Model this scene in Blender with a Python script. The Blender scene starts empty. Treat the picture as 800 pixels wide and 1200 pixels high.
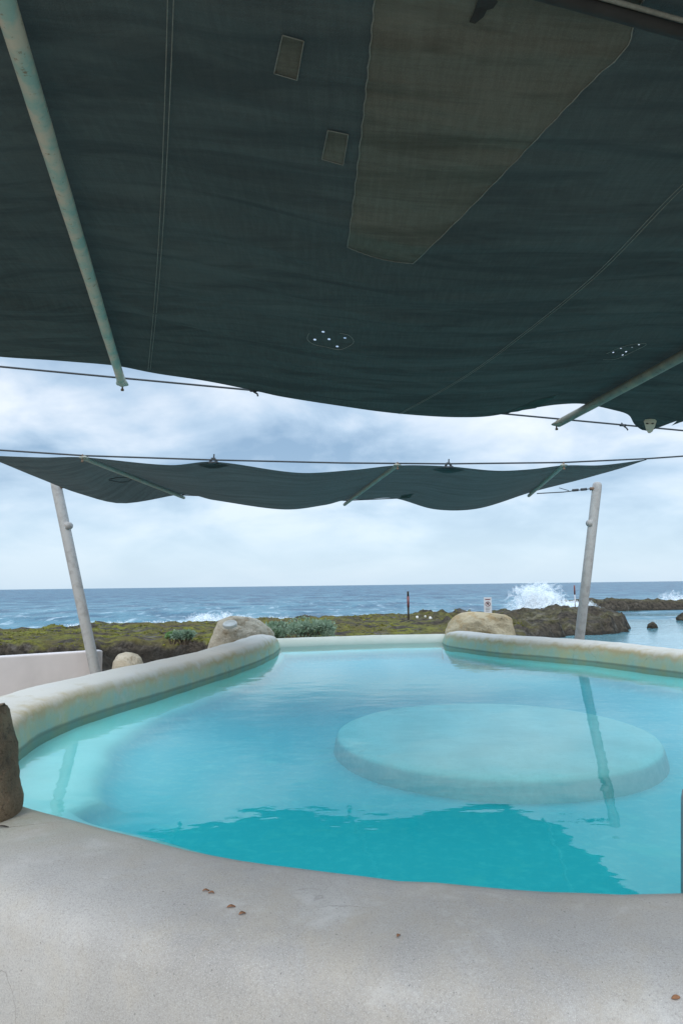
import bpy, bmesh, math, random
from mathutils import Vector, Matrix, noise
from mathutils.bvhtree import BVHTree

random.seed(7)
sc = bpy.context.scene
R = math.radians

# ------------------------------------------------------------------ camera
F = 800.0                       # focal length in photo pixels (photo 800 x 1200)
EYE = Vector((0, 0, 1.1))       # water surface of the pool is z = 0
PITCH, ROLL = math.atan2(86, 800), R(0.716)
fw = Vector((0, math.cos(PITCH), math.sin(PITCH)))
up0 = Vector((0, -math.sin(PITCH), math.cos(PITCH)))
rt0 = Vector((1, 0, 0))
rt = rt0 * math.cos(ROLL) - up0 * math.sin(ROLL)
up = up0 * math.cos(ROLL) + rt0 * math.sin(ROLL)
cam = bpy.data.cameras.new('camera')
cam.sensor_fit = 'VERTICAL'; cam.sensor_height = 36; cam.sensor_width = 24; cam.lens = 36 * F / 1200
cam.clip_start = 0.05; cam.clip_end = 60000
camo = bpy.data.objects.new('camera', cam)
sc.collection.objects.link(camo)
camo.matrix_world = Matrix(((rt.x, up.x, -fw.x, EYE.x), (rt.y, up.y, -fw.y, EYE.y), (rt.z, up.z, -fw.z, EYE.z), (0, 0, 0, 1)))
sc.camera = camo

# ------------------------------------------------------------------ sky and sun
SUN_EL, SUN_AZ = R(36), R(195)        # azimuth clockwise from +Y (north): low behind the camera
w = bpy.data.worlds.new('World'); sc.world = w; w.use_nodes = True
nt = w.node_tree; nt.nodes.clear()
def N(t, **k):
    n = nt.nodes.new(t)
    for a, b in k.items(): setattr(n, a, b)
    return n
L = nt.links.new
out = N('ShaderNodeOutputWorld'); bg = N('ShaderNodeBackground'); bg.inputs['Strength'].default_value = 0.1
sky = N('ShaderNodeTexSky', sky_type='NISHITA', sun_disc=False, sun_elevation=SUN_EL, sun_rotation=SUN_AZ)
tc = N('ShaderNodeTexCoord'); sp = N('ShaderNodeSeparateXYZ'); L(tc.outputs['Generated'], sp.inputs[0])
zz = N('ShaderNodeMath', operation='MAXIMUM'); L(sp.outputs['Z'], zz.inputs[0]); zz.inputs[1].default_value = 0
za = N('ShaderNodeMath', operation='ADD'); L(zz.outputs[0], za.inputs[0]); za.inputs[1].default_value = 0.30
dx = N('ShaderNodeMath', operation='DIVIDE'); L(sp.outputs['X'], dx.inputs[0]); L(za.outputs[0], dx.inputs[1])
dy = N('ShaderNodeMath', operation='DIVIDE'); L(sp.outputs['Y'], dy.inputs[0]); L(za.outputs[0], dy.inputs[1])
cb = N('ShaderNodeCombineXYZ'); L(dx.outputs[0], cb.inputs[0]); L(dy.outputs[0], cb.inputs[1]); cb.inputs[2].default_value = 3.7
n1 = N('ShaderNodeTexNoise'); n1.inputs['Scale'].default_value = 2.1; n1.inputs['Detail'].default_value = 7; n1.inputs['Roughness'].default_value = 0.52; n1.inputs['Distortion'].default_value = 0.25
L(cb.outputs[0], n1.inputs['Vector'])
r1 = N('ShaderNodeValToRGB'); L(n1.outputs['Fac'], r1.inputs[0])
r1.color_ramp.elements[0].position = 0.37; r1.color_ramp.elements[0].color = (1.7, 2.6, 3.7, 1)
r1.color_ramp.elements[1].position = 0.645; r1.color_ramp.elements[1].color = (5.4, 5.8, 6.3, 1)
e = r1.color_ramp.elements.new(0.49); e.color = (3.1, 4.0, 5.0, 1)
# pale, even band low over the sea
hr = N('ShaderNodeMapRange'); L(sp.outputs['Z'], hr.inputs[0]); hr.inputs[1].default_value = 0.0; hr.inputs[2].default_value = 0.21; hr.inputs[3].default_value = 0.92; hr.inputs[4].default_value = 0.0; hr.interpolation_type = 'SMOOTHSTEP'
hm = N('ShaderNodeMix', data_type='RGBA'); L(hr.outputs[0], hm.inputs[0]); L(r1.outputs[0], hm.inputs[6]); hm.inputs[7].default_value = (3.75, 4.75, 5.7, 1)
nm = N('ShaderNodeMix', data_type='RGBA'); nm.inputs[0].default_value = 0.88; L(sky.outputs[0], nm.inputs[6]); L(hm.outputs[2], nm.inputs[7])
# an overcast sky is brightest overhead
zr = N('ShaderNodeMapRange'); L(sp.outputs['Z'], zr.inputs[0]); zr.inputs[1].default_value = 0.30; zr.inputs[2].default_value = 0.85; zr.inputs[3].default_value = 1.0; zr.inputs[4].default_value = 3.0; zr.interpolation_type = 'SMOOTHSTEP'
vm = N('ShaderNodeVectorMath', operation='SCALE'); L(nm.outputs[2], vm.inputs[0]); L(zr.outputs[0], vm.inputs['Scale'])
L(vm.outputs[0], bg.inputs['Color']); L(bg.outputs[0], out.inputs['Surface'])

sl = bpy.data.lights.new('sun', 'SUN'); sl.energy = 1.0; sl.angle = R(20); sl.color = (1.0, 0.95, 0.88)
so = bpy.data.objects.new('sun', sl); sc.collection.objects.link(so)
sd = Vector((math.sin(SUN_AZ) * math.cos(SUN_EL), math.cos(SUN_AZ) * math.cos(SUN_EL), math.sin(SUN_EL)))
so.rotation_euler = sd.to_track_quat('Z', 'Y').to_euler()

sc.view_settings.view_transform = 'Standard'; sc.view_settings.look = 'None'
sc.view_settings.gamma = 1; sc.view_settings.exposure = 0.8; sc.view_settings.use_curve_mapping = False
sc.render.engine = 'CYCLES'
sc.cycles.max_bounces = 10; sc.cycles.diffuse_bounces = 4; sc.cycles.glossy_bounces = 4
sc.cycles.transparent_max_bounces = 48; sc.cycles.caustics_reflective = False; sc.cycles.caustics_refractive = False
sc.cycles.use_denoising = True

# ------------------------------------------------------------------ helpers
def ray(px, py):
    return (fw + rt * ((px - 400) / F) + up * ((600 - py) / F)).normalized()
def at(px, py, z):
    d = ray(px, py); return EYE + d * ((z - EYE.z) / d.z)
def at_y(px, py, y):
    d = ray(px, py); return EYE + d * (y / d.y)
def on_wall(px, py, a, b):
    """where the sight line meets the vertical plane through a and b"""
    n = Vector((-(b.y - a.y), b.x - a.x, 0)); d = ray(px, py)
    return EYE + d * ((a - EYE).dot(n) / d.dot(n))
def lerp_table(t, x):
    if x <= t[0][0]: return t[0][1]
    for (x0, y0), (x1, y1) in zip(t, t[1:]):
        if x <= x1:
            f = (x - x0) / (x1 - x0) if x1 > x0 else 0
            return y0 * (1 - f) + y1 * f
    return t[-1][1]
def smooth_table(t, x):
    if x <= t[0][0]: return t[0][1]
    if x >= t[-1][0]: return t[-1][1]
    for i in range(len(t) - 1):
        x0, y0 = t[i]; x1, y1 = t[i + 1]
        if x <= x1:
            h = x1 - x0
            if h < 1e-9: return y1
            f = (x - x0) / h
            m0 = (y1 - t[i - 1][1]) / (x1 - t[i - 1][0]) if i > 0 else (y1 - y0) / h
            m1 = (t[i + 2][1] - y0) / (t[i + 2][0] - x0) if i + 2 < len(t) else (y1 - y0) / h
            return (2*f**3 - 3*f*f + 1) * y0 + (f**3 - 2*f*f + f) * h * m0 + (-2*f**3 + 3*f*f) * y1 + (f**3 - f*f) * h * m1
def spline(pts, n, closed=False):
    """Catmull-Rom through pts, resampled to n points of equal spacing"""
    P = [Vector(p) for p in pts]; raw = []
    m = len(P)
    for i in range(m if closed else m - 1):
        g = lambda k: P[k % m] if closed else P[max(0, min(m - 1, k))]
        p0, p1, p2, p3 = g(i - 1), g(i), g(i + 1), g(i + 2)
        for s in range(24):
            t = s / 24
            raw.append(0.5 * ((2 * p1) + (p2 - p0) * t + (2*p0 - 5*p1 + 4*p2 - p3) * t*t + (3*p1 - p0 - 3*p2 + p3) * t**3))
    raw.append(P[0].copy() if closed else P[-1].copy())
    acc = [0]
    for a, b in zip(raw, raw[1:]): acc.append(acc[-1] + (b - a).length)
    res = []; j = 0; cnt = n if closed else n - 1
    for i in range(n):
        d = acc[-1] * i / cnt
        while j < len(acc) - 2 and acc[j + 1] < d: j += 1
        s = (d - acc[j]) / max(1e-9, acc[j + 1] - acc[j])
        res.append(raw[j].lerp(raw[j + 1], min(1, s)))
    return res

def wloc(o):
    v = Vector((0, 0, 0))
    while o is not None: v += o.location; o = o.parent
    return v
def tag(o, label=None, cat=None, group=None, kind=None):
    if label: o['label'] = label
    if cat: o['category'] = cat
    if group: o['group'] = group
    if kind: o['kind'] = kind
    return o
def thing(name, loc, label, cat, group=None):
    o = bpy.data.objects.new(name, None); sc.collection.objects.link(o); o.location = loc; o.empty_display_size = 0.2
    return tag(o, label, cat, group)
def mesh(name, verts, faces, mat, parent=None, smooth=True, origin=None):
    """verts in world metres; linked as one object"""
    o_ = Vector(origin) if origin is not None else Vector((0, 0, 0))
    me = bpy.data.meshes.new(name); me.from_pydata([tuple(Vector(v) - o_) for v in verts], [], faces); me.update()
    me.materials.append(mat)
    bm = bmesh.new(); bm.from_mesh(me); bmesh.ops.recalc_face_normals(bm, faces=bm.faces); bm.to_mesh(me); bm.free()
    if smooth: me.polygons.foreach_set('use_smooth', [True] * len(me.polygons))
    o = bpy.data.objects.new(name, me); sc.collection.objects.link(o)
    if parent is not None: o.parent = parent
    o.location = o_ - (wloc(parent) if parent is not None else Vector((0, 0, 0)))
    return o
class MB:
    def __init__(s): s.v = []; s.f = []
    def add(s, v, f):
        k = len(s.v); s.v += [Vector(p) for p in v]; s.f += [tuple(i + k for i in q) for q in f]
    def tube(s, pts, r, seg=10, cap=True):
        pts = [Vector(p) for p in pts]; n = len(pts); rr = r if isinstance(r, (list, tuple)) else [r] * n
        t0 = (pts[1] - pts[0]).normalized(); ref = Vector((0, 0, 1)) if abs(t0.z) < 0.9 else Vector((1, 0, 0))
        a = t0.cross(ref).normalized(); v = []; f = []
        for i, p in enumerate(pts):
            t = (pts[min(n - 1, i + 1)] - pts[max(0, i - 1)]).normalized()
            a = (a - t * a.dot(t)).normalized(); b = t.cross(a)
            for k in range(seg):
                th = 2 * math.pi * k / seg; v.append(p + (a * math.cos(th) + b * math.sin(th)) * rr[i])
        for i in range(n - 1):
            for k in range(seg):
                k2 = (k + 1) % seg; f.append((i*seg + k, i*seg + k2, (i+1)*seg + k2, (i+1)*seg + k))
        if cap: f.append(tuple(range(seg - 1, -1, -1))); f.append(tuple((n-1)*seg + k for k in range(seg)))
        s.add(v, f); return s
    def box(s, c, size, ax=None):
        c = Vector(c); X, Y, Z = ax if ax else (Vector((1,0,0)), Vector((0,1,0)), Vector((0,0,1)))
        v = [c + X*size[0]/2*i + Y*size[1]/2*j + Z*size[2]/2*k for i in (-1,1) for j in (-1,1) for k in (-1,1)]
        s.add(v, [(0,1,3,2),(4,6,7,5),(0,4,5,1),(2,3,7,6),(0,2,6,4),(1,5,7,3)]); return s
    def build(s, name, mat, parent=None, smooth=True, origin=None): return mesh(name, s.v, s.f, mat, parent, smooth, origin)
def bevel(o, wd, seg=2):
    m = o.modifiers.new('bevel', 'BEVEL'); m.width = wd; m.segments = seg; m.limit_method = 'ANGLE'; return o

# ------------------------------------------------------------------ materials
class Mat:
    def __init__(s, name):
        s.m = bpy.data.materials.new(name); s.m.use_nodes = True; s.t = s.m.node_tree; s.t.nodes.clear()
        s.out = s.n('ShaderNodeOutputMaterial')
        s.tc = s.n('ShaderNodeTexCoord'); s.geo = s.n('ShaderNodeNewGeometry'); s.pos = s.geo.outputs['Position']
    def n(s, t, **k):
        x = s.t.nodes.new(t)
        for a, b in k.items(): setattr(x, a, b)
        return x
    def l(s, a, b): s.t.links.new(a, b)
    def scaled(s, sc_):
        m = s.n('ShaderNodeMapping'); m.inputs['Scale'].default_value = sc_; s.l(s.pos, m.inputs[0]); return m.outputs[0]
    def noise(s, scale, detail=4, rough=0.55, vec=None, dist=0):
        x = s.n('ShaderNodeTexNoise'); x.inputs['Scale'].default_value = scale; x.inputs['Detail'].default_value = detail
        x.inputs['Roughness'].default_value = rough; x.inputs['Distortion'].default_value = dist
        s.l(vec if vec is not None else s.pos, x.inputs['Vector']); return x.outputs['Fac']
    def ramp(s, f, stops):
        x = s.n('ShaderNodeValToRGB'); s.l(f, x.inputs[0]); cr = x.color_ramp
        def c4(c): return (c, c, c, 1) if isinstance(c, (int, float)) else (*c, 1)
        cr.elements[0].position, cr.elements[0].color = stops[0][0], c4(stops[0][1])
        cr.elements[1].position, cr.elements[1].color = stops[-1][0], c4(stops[-1][1])
        for p, c in stops[1:-1]: e = cr.elements.new(p); e.color = c4(c)
        return x.outputs[0]
    def rng(s, f, a, b, c=0, d=1):
        x = s.n('ShaderNodeMapRange'); s.l(f, x.inputs[0])
        for i, v in enumerate((a, b, c, d)): x.inputs[i + 1].default_value = v
        return x.outputs[0]
    def mix(s, f, a, b, mode='MIX'):
        x = s.n('ShaderNodeMix', data_type='RGBA', blend_type=mode)
        for sock, v in ((x.inputs[0], f), (x.inputs[6], a), (x.inputs[7], b)):
            if hasattr(v, 'is_linked'): s.l(v, sock)
            elif isinstance(v, (int, float)): sock.default_value = v
            else: sock.default_value = (*v, 1)
        return x.outputs[2]
    def math(s, op, a, b=None):
        x = s.n('ShaderNodeMath', operation=op)
        for i, v in enumerate((a, b)):
            if v is None: continue
            if hasattr(v, 'is_linked'): s.l(v, x.inputs[i])
            else: x.inputs[i].default_value = v
        return x.outputs[0]
    def xyz(s, k):
        x = s.n('ShaderNodeSeparateXYZ'); s.l(s.pos, x.inputs[0]); return x.outputs[k]
    def bump(s, h, strength=0.4, dist=0.01, normal=None):
        x = s.n('ShaderNodeBump'); x.inputs['Strength'].default_value = strength; x.inputs['Distance'].default_value = dist
        s.l(h, x.inputs['Height'])
        if normal is not None: s.l(normal, x.inputs['Normal'])
        return x.outputs[0]
    def pbr(s, color, rough=0.8, normal=None, metal=0, spec=0.4):
        b = s.n('ShaderNodeBsdfPrincipled')
        for nme, v in (('Base Color', color), ('Roughness', rough), ('Metallic', metal), ('Specular IOR Level', spec)):
            if hasattr(v, 'is_linked'): s.l(v, b.inputs[nme])
            elif isinstance(v, (int, float)): b.inputs[nme].default_value = v
            else: b.inputs[nme].default_value = (*v, 1)
        if normal is not None: s.l(normal, b.inputs['Normal'])
        s.l(b.outputs[0], s.out.inputs['Surface']); return b
def simple(name, col, rough=0.7, var=0.15, scale=12, metal=0, bump=0.2, bd=0.004):
    m = Mat(name); n = m.noise(scale, 5)
    c = m.mix(m.rng(n, 0.3, 0.7), tuple(x * (1 - var) for x in col), tuple(min(1, x * (1 + var)) for x in col))
    m.pbr(c, rough, m.bump(m.noise(scale * 6, 3), bump, bd), metal); return m.m

# render-coloured stucco of the pool rim: pale grey, speckled, weathered, algae band just above the water
def make_coping():
    m = Mat('rim_stucco')
    big = m.noise(1.1, 5, 0.6); mid = m.noise(6, 4); fine = m.noise(150, 2, 0.7); grit = m.noise(420, 1)
    c = m.mix(m.rng(big, 0.35, 0.68), (0.325, 0.305, 0.282), (0.45, 0.425, 0.395))
    c = m.mix(m.math('MULTIPLY', m.rng(mid, 0.5, 0.75), 0.5), c, (0.42, 0.375, 0.31))
    c = m.mix(m.math('MULTIPLY', m.rng(fine, 0.48, 0.68), 0.36), c, (0.17, 0.165, 0.16))
    c = m.mix(m.math('MULTIPLY', m.rng(grit, 0.55, 0.72), 0.35), c, (0.74, 0.72, 0.69))
    sunny = m.rng(m.xyz(1), 3.0, 5.0, 0, 0.72)  # rim colour painted lighter with distance, for the open light there
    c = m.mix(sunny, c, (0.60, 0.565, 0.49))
    z = m.xyz(2)
    zz = m.math('ADD', z, m.math('MULTIPLY', m.math('SUBTRACT', mid, 0.5), 0.10))
    y = m.xyz(1)
    farther = m.rng(y, 2.6, 4.2)
    drip = m.noise(1, 4, 0.6, m.scaled((7, 7, 1.2)))
    zz = m.math('ADD', zz, m.math('MULTIPLY', m.math('SUBTRACT', drip, 0.5), 0.16))
    brown = m.ramp(m.rng(zz, 0.0, 0.24), [(0.0, 0.9), (0.7, 0.85), (0.85, 0.4), (1.0, 0.0)])
    c = m.mix(m.math('MULTIPLY', m.math('MULTIPLY', brown, farther), m.rng(big, 0.3, 0.6, 0.5, 1)), c, (0.39, 0.30, 0.14))
    aqua = m.ramp(m.rng(zz, 0.0, 0.17), [(0.0, 1.0), (0.6, 0.8), (1.0, 0.0)])
    ac = m.mix(m.rng(m.noise(4, 6, 0.7), 0.35, 0.65), (0.27, 0.47, 0.42), (0.45, 0.46, 0.28))
    c = m.mix(m.math('MULTIPLY', aqua, m.math('MULTIPLY', farther, 0.92)), c, ac)
    # warm dirt on the outer shoulder and below it, tan blotches
    near_ = m.rng(m.xyz(1), 3.3, 2.3); tan = m.rng(m.noise(2.3, 6, 0.7, None, 0.6), 0.46, 0.66)
    c = m.mix(m.math('MULTIPLY', m.math('MULTIPLY', tan, near_), 0.40), c, (0.40, 0.34, 0.26))
    c = m.mix(m.math('MULTIPLY', m.rng(m.noise(4.5, 6, 0.75, None, 0.3), 0.54, 0.68), 0.35), c, (0.56, 0.545, 0.52))
    # scum line where the water laps, and fine cracks
    c = m.mix(m.math('MULTIPLY', m.rng(m.math('ADD', z, m.math('MULTIPLY', m.math('SUBTRACT', mid, 0.5), 0.02)), 0.022, 0.006), m.math('MULTIPLY', farther, 0.6)), c, (0.10, 0.13, 0.105))
    vo = m.n('ShaderNodeTexVoronoi', feature='DISTANCE_TO_EDGE'); vo.inputs['Scale'].default_value = 0.75
    wv = m.n('ShaderNodeVectorMath', operation='ADD'); m.l(m.pos, wv.inputs[0])
    wn_ = m.n('ShaderNodeTexNoise'); wn_.inputs['Scale'].default_value = 3.0; wn_.inputs['Detail'].default_value = 6; m.l(m.pos, wn_.inputs['Vector'])
    wm = m.n('ShaderNodeVectorMath', operation='SCALE'); m.l(wn_.outputs['Color'], wm.inputs[0]); wm.inputs['Scale'].default_value = 0.5; m.l(wm.outputs[0], wv.inputs[1]); m.l(wv.outputs[0], vo.inputs['Vector'])
    crk = m.math('MULTIPLY', m.rng(vo.outputs['Distance'], 0.0035, 0.001), m.rng(big, 0.5, 0.6))
    c = m.mix(m.math('MULTIPLY', crk, 0.45), c, (0.12, 0.11, 0.10))
    # dark pits
    pit = m.rng(m.noise(110, 1), 0.72, 0.78)
    c = m.mix(m.math('MULTIPLY', pit, 0.6), c, (0.12, 0.115, 0.11))
    h = m.math('ADD', m.math('MULTIPLY', fine, 1.0), m.math('MULTIPLY', mid, 1.5))
    m.pbr(c, 0.85, m.bump(h, 0.35, 0.004), spec=0.25); return m.m
M = {}
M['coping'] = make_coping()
def make_basin():
    m = Mat('basin_plaster'); b = m.noise(1.5, 5); f = m.noise(14, 4)
    c = m.mix(m.rng(b, 0.35, 0.65), (0.50, 0.67, 0.63), (0.58, 0.74, 0.70))
    # deep water's light absorption painted in: turquoise below the ledge, paler plaster above
    c = m.mix(m.rng(m.math('ADD', m.xyz(2), m.math('MULTIPLY', m.math('SUBTRACT', b, 0.5), 0.05)), -0.128, -0.185), c, (0.26, 0.55, 0.59))
    c = m.mix(m.math('MULTIPLY', m.rng(f, 0.5, 0.75), 0.35), c, (0.62, 0.74, 0.72))
    c = m.mix(m.math('MULTIPLY', m.rng(m.noise(3.3, 6, 0.7, None, 0.5), 0.55, 0.70), 0.4), c, (0.58, 0.66, 0.60))
    c = m.mix(m.math('MULTIPLY', m.rng(m.noise(55, 3, 0.7), 0.52, 0.70), 0.30), c, (0.50, 0.60, 0.58))
    m.pbr(c, 0.8, m.bump(f, 0.2, 0.005), spec=0.2); return m.m
M['basin'] = make_basin()
def make_island():
    m = Mat('island_plaster'); b = m.noise(2.5, 5); f = m.noise(18, 4); g = m.noise(70, 3, 0.7)
    c = m.mix(m.rng(b, 0.35, 0.65), (0.56, 0.64, 0.61), (0.68, 0.75, 0.72))
    c = m.mix(m.math('MULTIPLY', m.rng(f, 0.5, 0.72), 0.4), c, (0.50, 0.58, 0.54)); c = m.mix(m.math('MULTIPLY', m.rng(g, 0.5, 0.7), 0.3), c, (0.44, 0.50, 0.48))
    nz = m.n('ShaderNodeSeparateXYZ'); m.l(m.geo.outputs['Normal'], nz.inputs[0])
    # upright face coloured darker blue-green than the top
    c = m.mix(m.math('MULTIPLY', m.rng(nz.outputs[2], 0.75, 0.35), m.rng(f, 0.2, 0.6, 0.75, 1.0)), c, (0.20, 0.40, 0.40))
    m.pbr(c, 0.85, m.bump(m.math('ADD', f, g), 0.3, 0.006), spec=0.2); return m.m
M['island'] = make_island()
def make_lip():
    m = Mat('lip_plaster'); b = m.noise(3, 5); 
    c = m.mix(m.rng(b, 0.35, 0.65), (0.46, 0.45, 0.35), (0.52, 0.51, 0.42))
    c = m.mix(m.rng(m.math('ADD', m.xyz(2), m.math('MULTIPLY', b, 0.06)), 0.03, 0.14), (0.42, 0.48, 0.39), c)
    m.pbr(c, 0.7, m.bump(m.noise(30, 3), 0.25, 0.006), spec=0.3); return m.m
M['lip'] = make_lip()

def make_pool_water():
    m = Mat('pool_water')
    tr = m.n('ShaderNodeBsdfTransparent'); gl = m.n('ShaderNodeBsdfGlossy'); gl.inputs['Roughness'].default_value = 0.0
    a = m.noise(1.0, 2, 0.5, m.scaled((2.2, 3.4, 1))); b = m.noise(1.0, 2, 0.5, m.scaled((8, 13, 1)))
    calm = m.rng(m.noise(0.5, 2), 0.4, 0.65, 0.35, 1.0)
    h = m.math('ADD', m.math('MULTIPLY', a, 1.0), m.math('MULTIPLY', m.math('MULTIPLY', b, calm), 0.24))
    nr = m.bump(h, 1.0, 0.0024)
    m.l(nr, gl.inputs['Normal'])
    fr = m.n('ShaderNodeFresnel'); m.l(m.rng(m.geo.outputs['Backfacing'], 0, 1, 1.5, 1 / 1.5), fr.inputs['IOR'])     # the sheet is not refracted, so no total reflection from below
    m.l(nr, fr.inputs['Normal'])
    mx = m.n('ShaderNodeMixShader'); m.l(fr.outputs[0], mx.inputs[0]); m.l(tr.outputs[0], mx.inputs[1]); m.l(gl.outputs[0], mx.inputs[2])
    m.l(mx.outputs[0], m.out.inputs['Surface'])
    va = m.n('ShaderNodeVolumeAbsorption'); va.inputs['Color'].default_value = (0.03, 0.955, 0.967, 1); va.inputs['Density'].default_value = 2.1
    m.l(va.outputs[0], m.out.inputs['Volume']); return m.m
M['pool_water'] = make_pool_water()

def make_sea():
    m = Mat('sea_water')
    y = m.xyz(1)
    w1 = m.noise(1, 4, 0.6, m.scaled((0.22, 0.12, 1))); w2 = m.noise(1, 5, 0.65, m.scaled((0.9, 0.38, 1))); w3 = m.noise(1, 4, 0.6, m.scaled((0.02, 0.03, 1)))
    near = m.rng(y, 30, 160)
    c = m.mix(near, (0.040, 0.140, 0.190), (0.017, 0.066, 0.125))
    c = m.mix(m.math('MULTIPLY', m.rng(w1, 0.42, 0.62), 0.75), c, (0.095, 0.21, 0.255))
    c = m.mix(m.math('MULTIPLY', m.rng(w1, 0.52, 0.38), 0.7), c, (0.017, 0.056, 0.10))
    c = m.mix(m.math('MULTIPLY', m.math('MULTIPLY', m.rng(w2, 0.55, 0.68), m.rng(y, 130, 45)), 0.75), c, (0.50, 0.60, 0.64))
    h = m.math('ADD', m.math('MULTIPLY', w1, 1.0), m.math('MULTIPLY', w2, 0.4))
    m.pbr(c, 0.35, m.bump(h, 1.0, 1.1), spec=0.22); return m.m
M['sea'] = make_sea()
def make_lagoon():
    m = Mat('lagoon_water'); w1 = m.noise(1, 4, 0.6, m.scaled((0.5, 2.4, 1)))
    c = m.mix(m.rng(m.noise(1, 3, 0.5, m.scaled((0.08, 0.4, 1))), 0.4, 0.65), (0.10, 0.26, 0.31), (0.16, 0.34, 0.38))
    m.pbr(c, 0.08, m.bump(w1, 0.6, 0.03), spec=0.5); return m.m
M['lagoon'] = make_lagoon()

def make_shore():
    m = Mat('shore_rock')
    b = m.noise(0.6, 6, 0.65); f = m.noise(5, 6, 0.7); g = m.noise(1.6, 5, 0.6, m.scaled((0.5, 1.2, 1)))
    rock = m.mix(m.rng(f, 0.35, 0.68), (0.018, 0.015, 0.011), (0.115, 0.092, 0.068))
    rock = m.mix(m.math('MULTIPLY', m.rng(m.noise(1.4, 6, 0.7), 0.55, 0.68), 0.6), rock, (0.25, 0.22, 0.185))
    moss = m.mix(m.rng(f, 0.35, 0.65), (0.06, 0.062, 0.012), (0.25, 0.24, 0.035))
    moss = m.mix(m.rng(b, 0.4, 0.62), moss, (0.12, 0.095, 0.035))
    nz = m.n('ShaderNodeSeparateXYZ'); m.l(m.geo.outputs['Normal'], nz.inputs[0])
    flat = m.rng(nz.outputs[2], 0.62, 0.85)
    left = m.rng(m.xyz(0), 7.5, 2.0, 0.22, 1.0)
    grow = m.math('MULTIPLY', m.math('MULTIPLY', flat, left), m.rng(g, 0.42, 0.52))
    low = m.rng(m.xyz(2), -0.95, -0.75)
    c = m.mix(m.math('MULTIPLY', grow, low), rock, moss)
    wet = m.rng(m.xyz(2), -0.78, -0.92)
    c = m.mix(m.math('MULTIPLY', wet, 0.75), c, (0.022, 0.019, 0.014))
    h = m.math('ADD', f, m.math('MULTIPLY', m.noise(22, 4, 0.7), 0.35))
    m.pbr(c, 0.9, m.bump(h, 1.0, 0.2), spec=0.2); return m.m
M['shore'] = make_shore()

def make_boulder(name, dark, light, stain=None, sc_=3.0):
    m = Mat(name); b = m.noise(sc_, 6, 0.6); f = m.noise(sc_ * 8, 5, 0.65)
    c = m.mix(m.rng(b, 0.35, 0.68), dark, light)
    c = m.mix(m.math('MULTIPLY', m.rng(f, 0.55, 0.75), 0.55), c, tuple(x * 0.5 for x in dark))
    if stain:
        c = m.mix(m.math('MULTIPLY', m.rng(m.noise(sc_ * 1.7, 5, 0.6, None, 0.4), 0.52, 0.66), 0.75), c, stain)
    pit = m.rng(m.noise(sc_ * 14, 3, 0.7), 0.60, 0.70)
    c = m.mix(m.math('MULTIPLY', pit, 0.4), c, tuple(x * 0.3 for x in dark))
    g = m.noise(sc_ * 30, 3, 0.7); c = m.mix(m.math('MULTIPLY', m.rng(g, 0.5, 0.7), 0.3), c, tuple(min(1, x * 1.3) for x in light))
    h = m.math('SUBTRACT', m.math('ADD', m.math('ADD', f, m.math('MULTIPLY', g, .4)), m.math('MULTIPLY', b, 1.5)), m.math('MULTIPLY', pit, 0.8))
    m.pbr(c, 0.95, m.bump(h, 0.9, 0.035), spec=0.15); return m.m
M['tan_rock'] = make_boulder('tan_rock', (0.42, 0.325, 0.20), (0.60, 0.48, 0.31), (0.42, 0.27, 0.12))
M['grey_rock'] = make_boulder('grey_rock', (0.42, 0.35, 0.255), (0.60, 0.52, 0.40), (0.27, 0.185, 0.10))
M['brown_rock'] = make_boulder('brown_rock', (0.22, 0.16, 0.105), (0.42, 0.305, 0.195), (0.075, 0.068, 0.06), 5)
M['dark_rock'] = make_boulder('dark_rock', (0.030, 0.026, 0.020), (0.085, 0.070, 0.05), None, 4)
M['white_stone'] = simple('white_stone', (0.62, 0.61, 0.57), 0.85, 0.15, 14)

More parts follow.
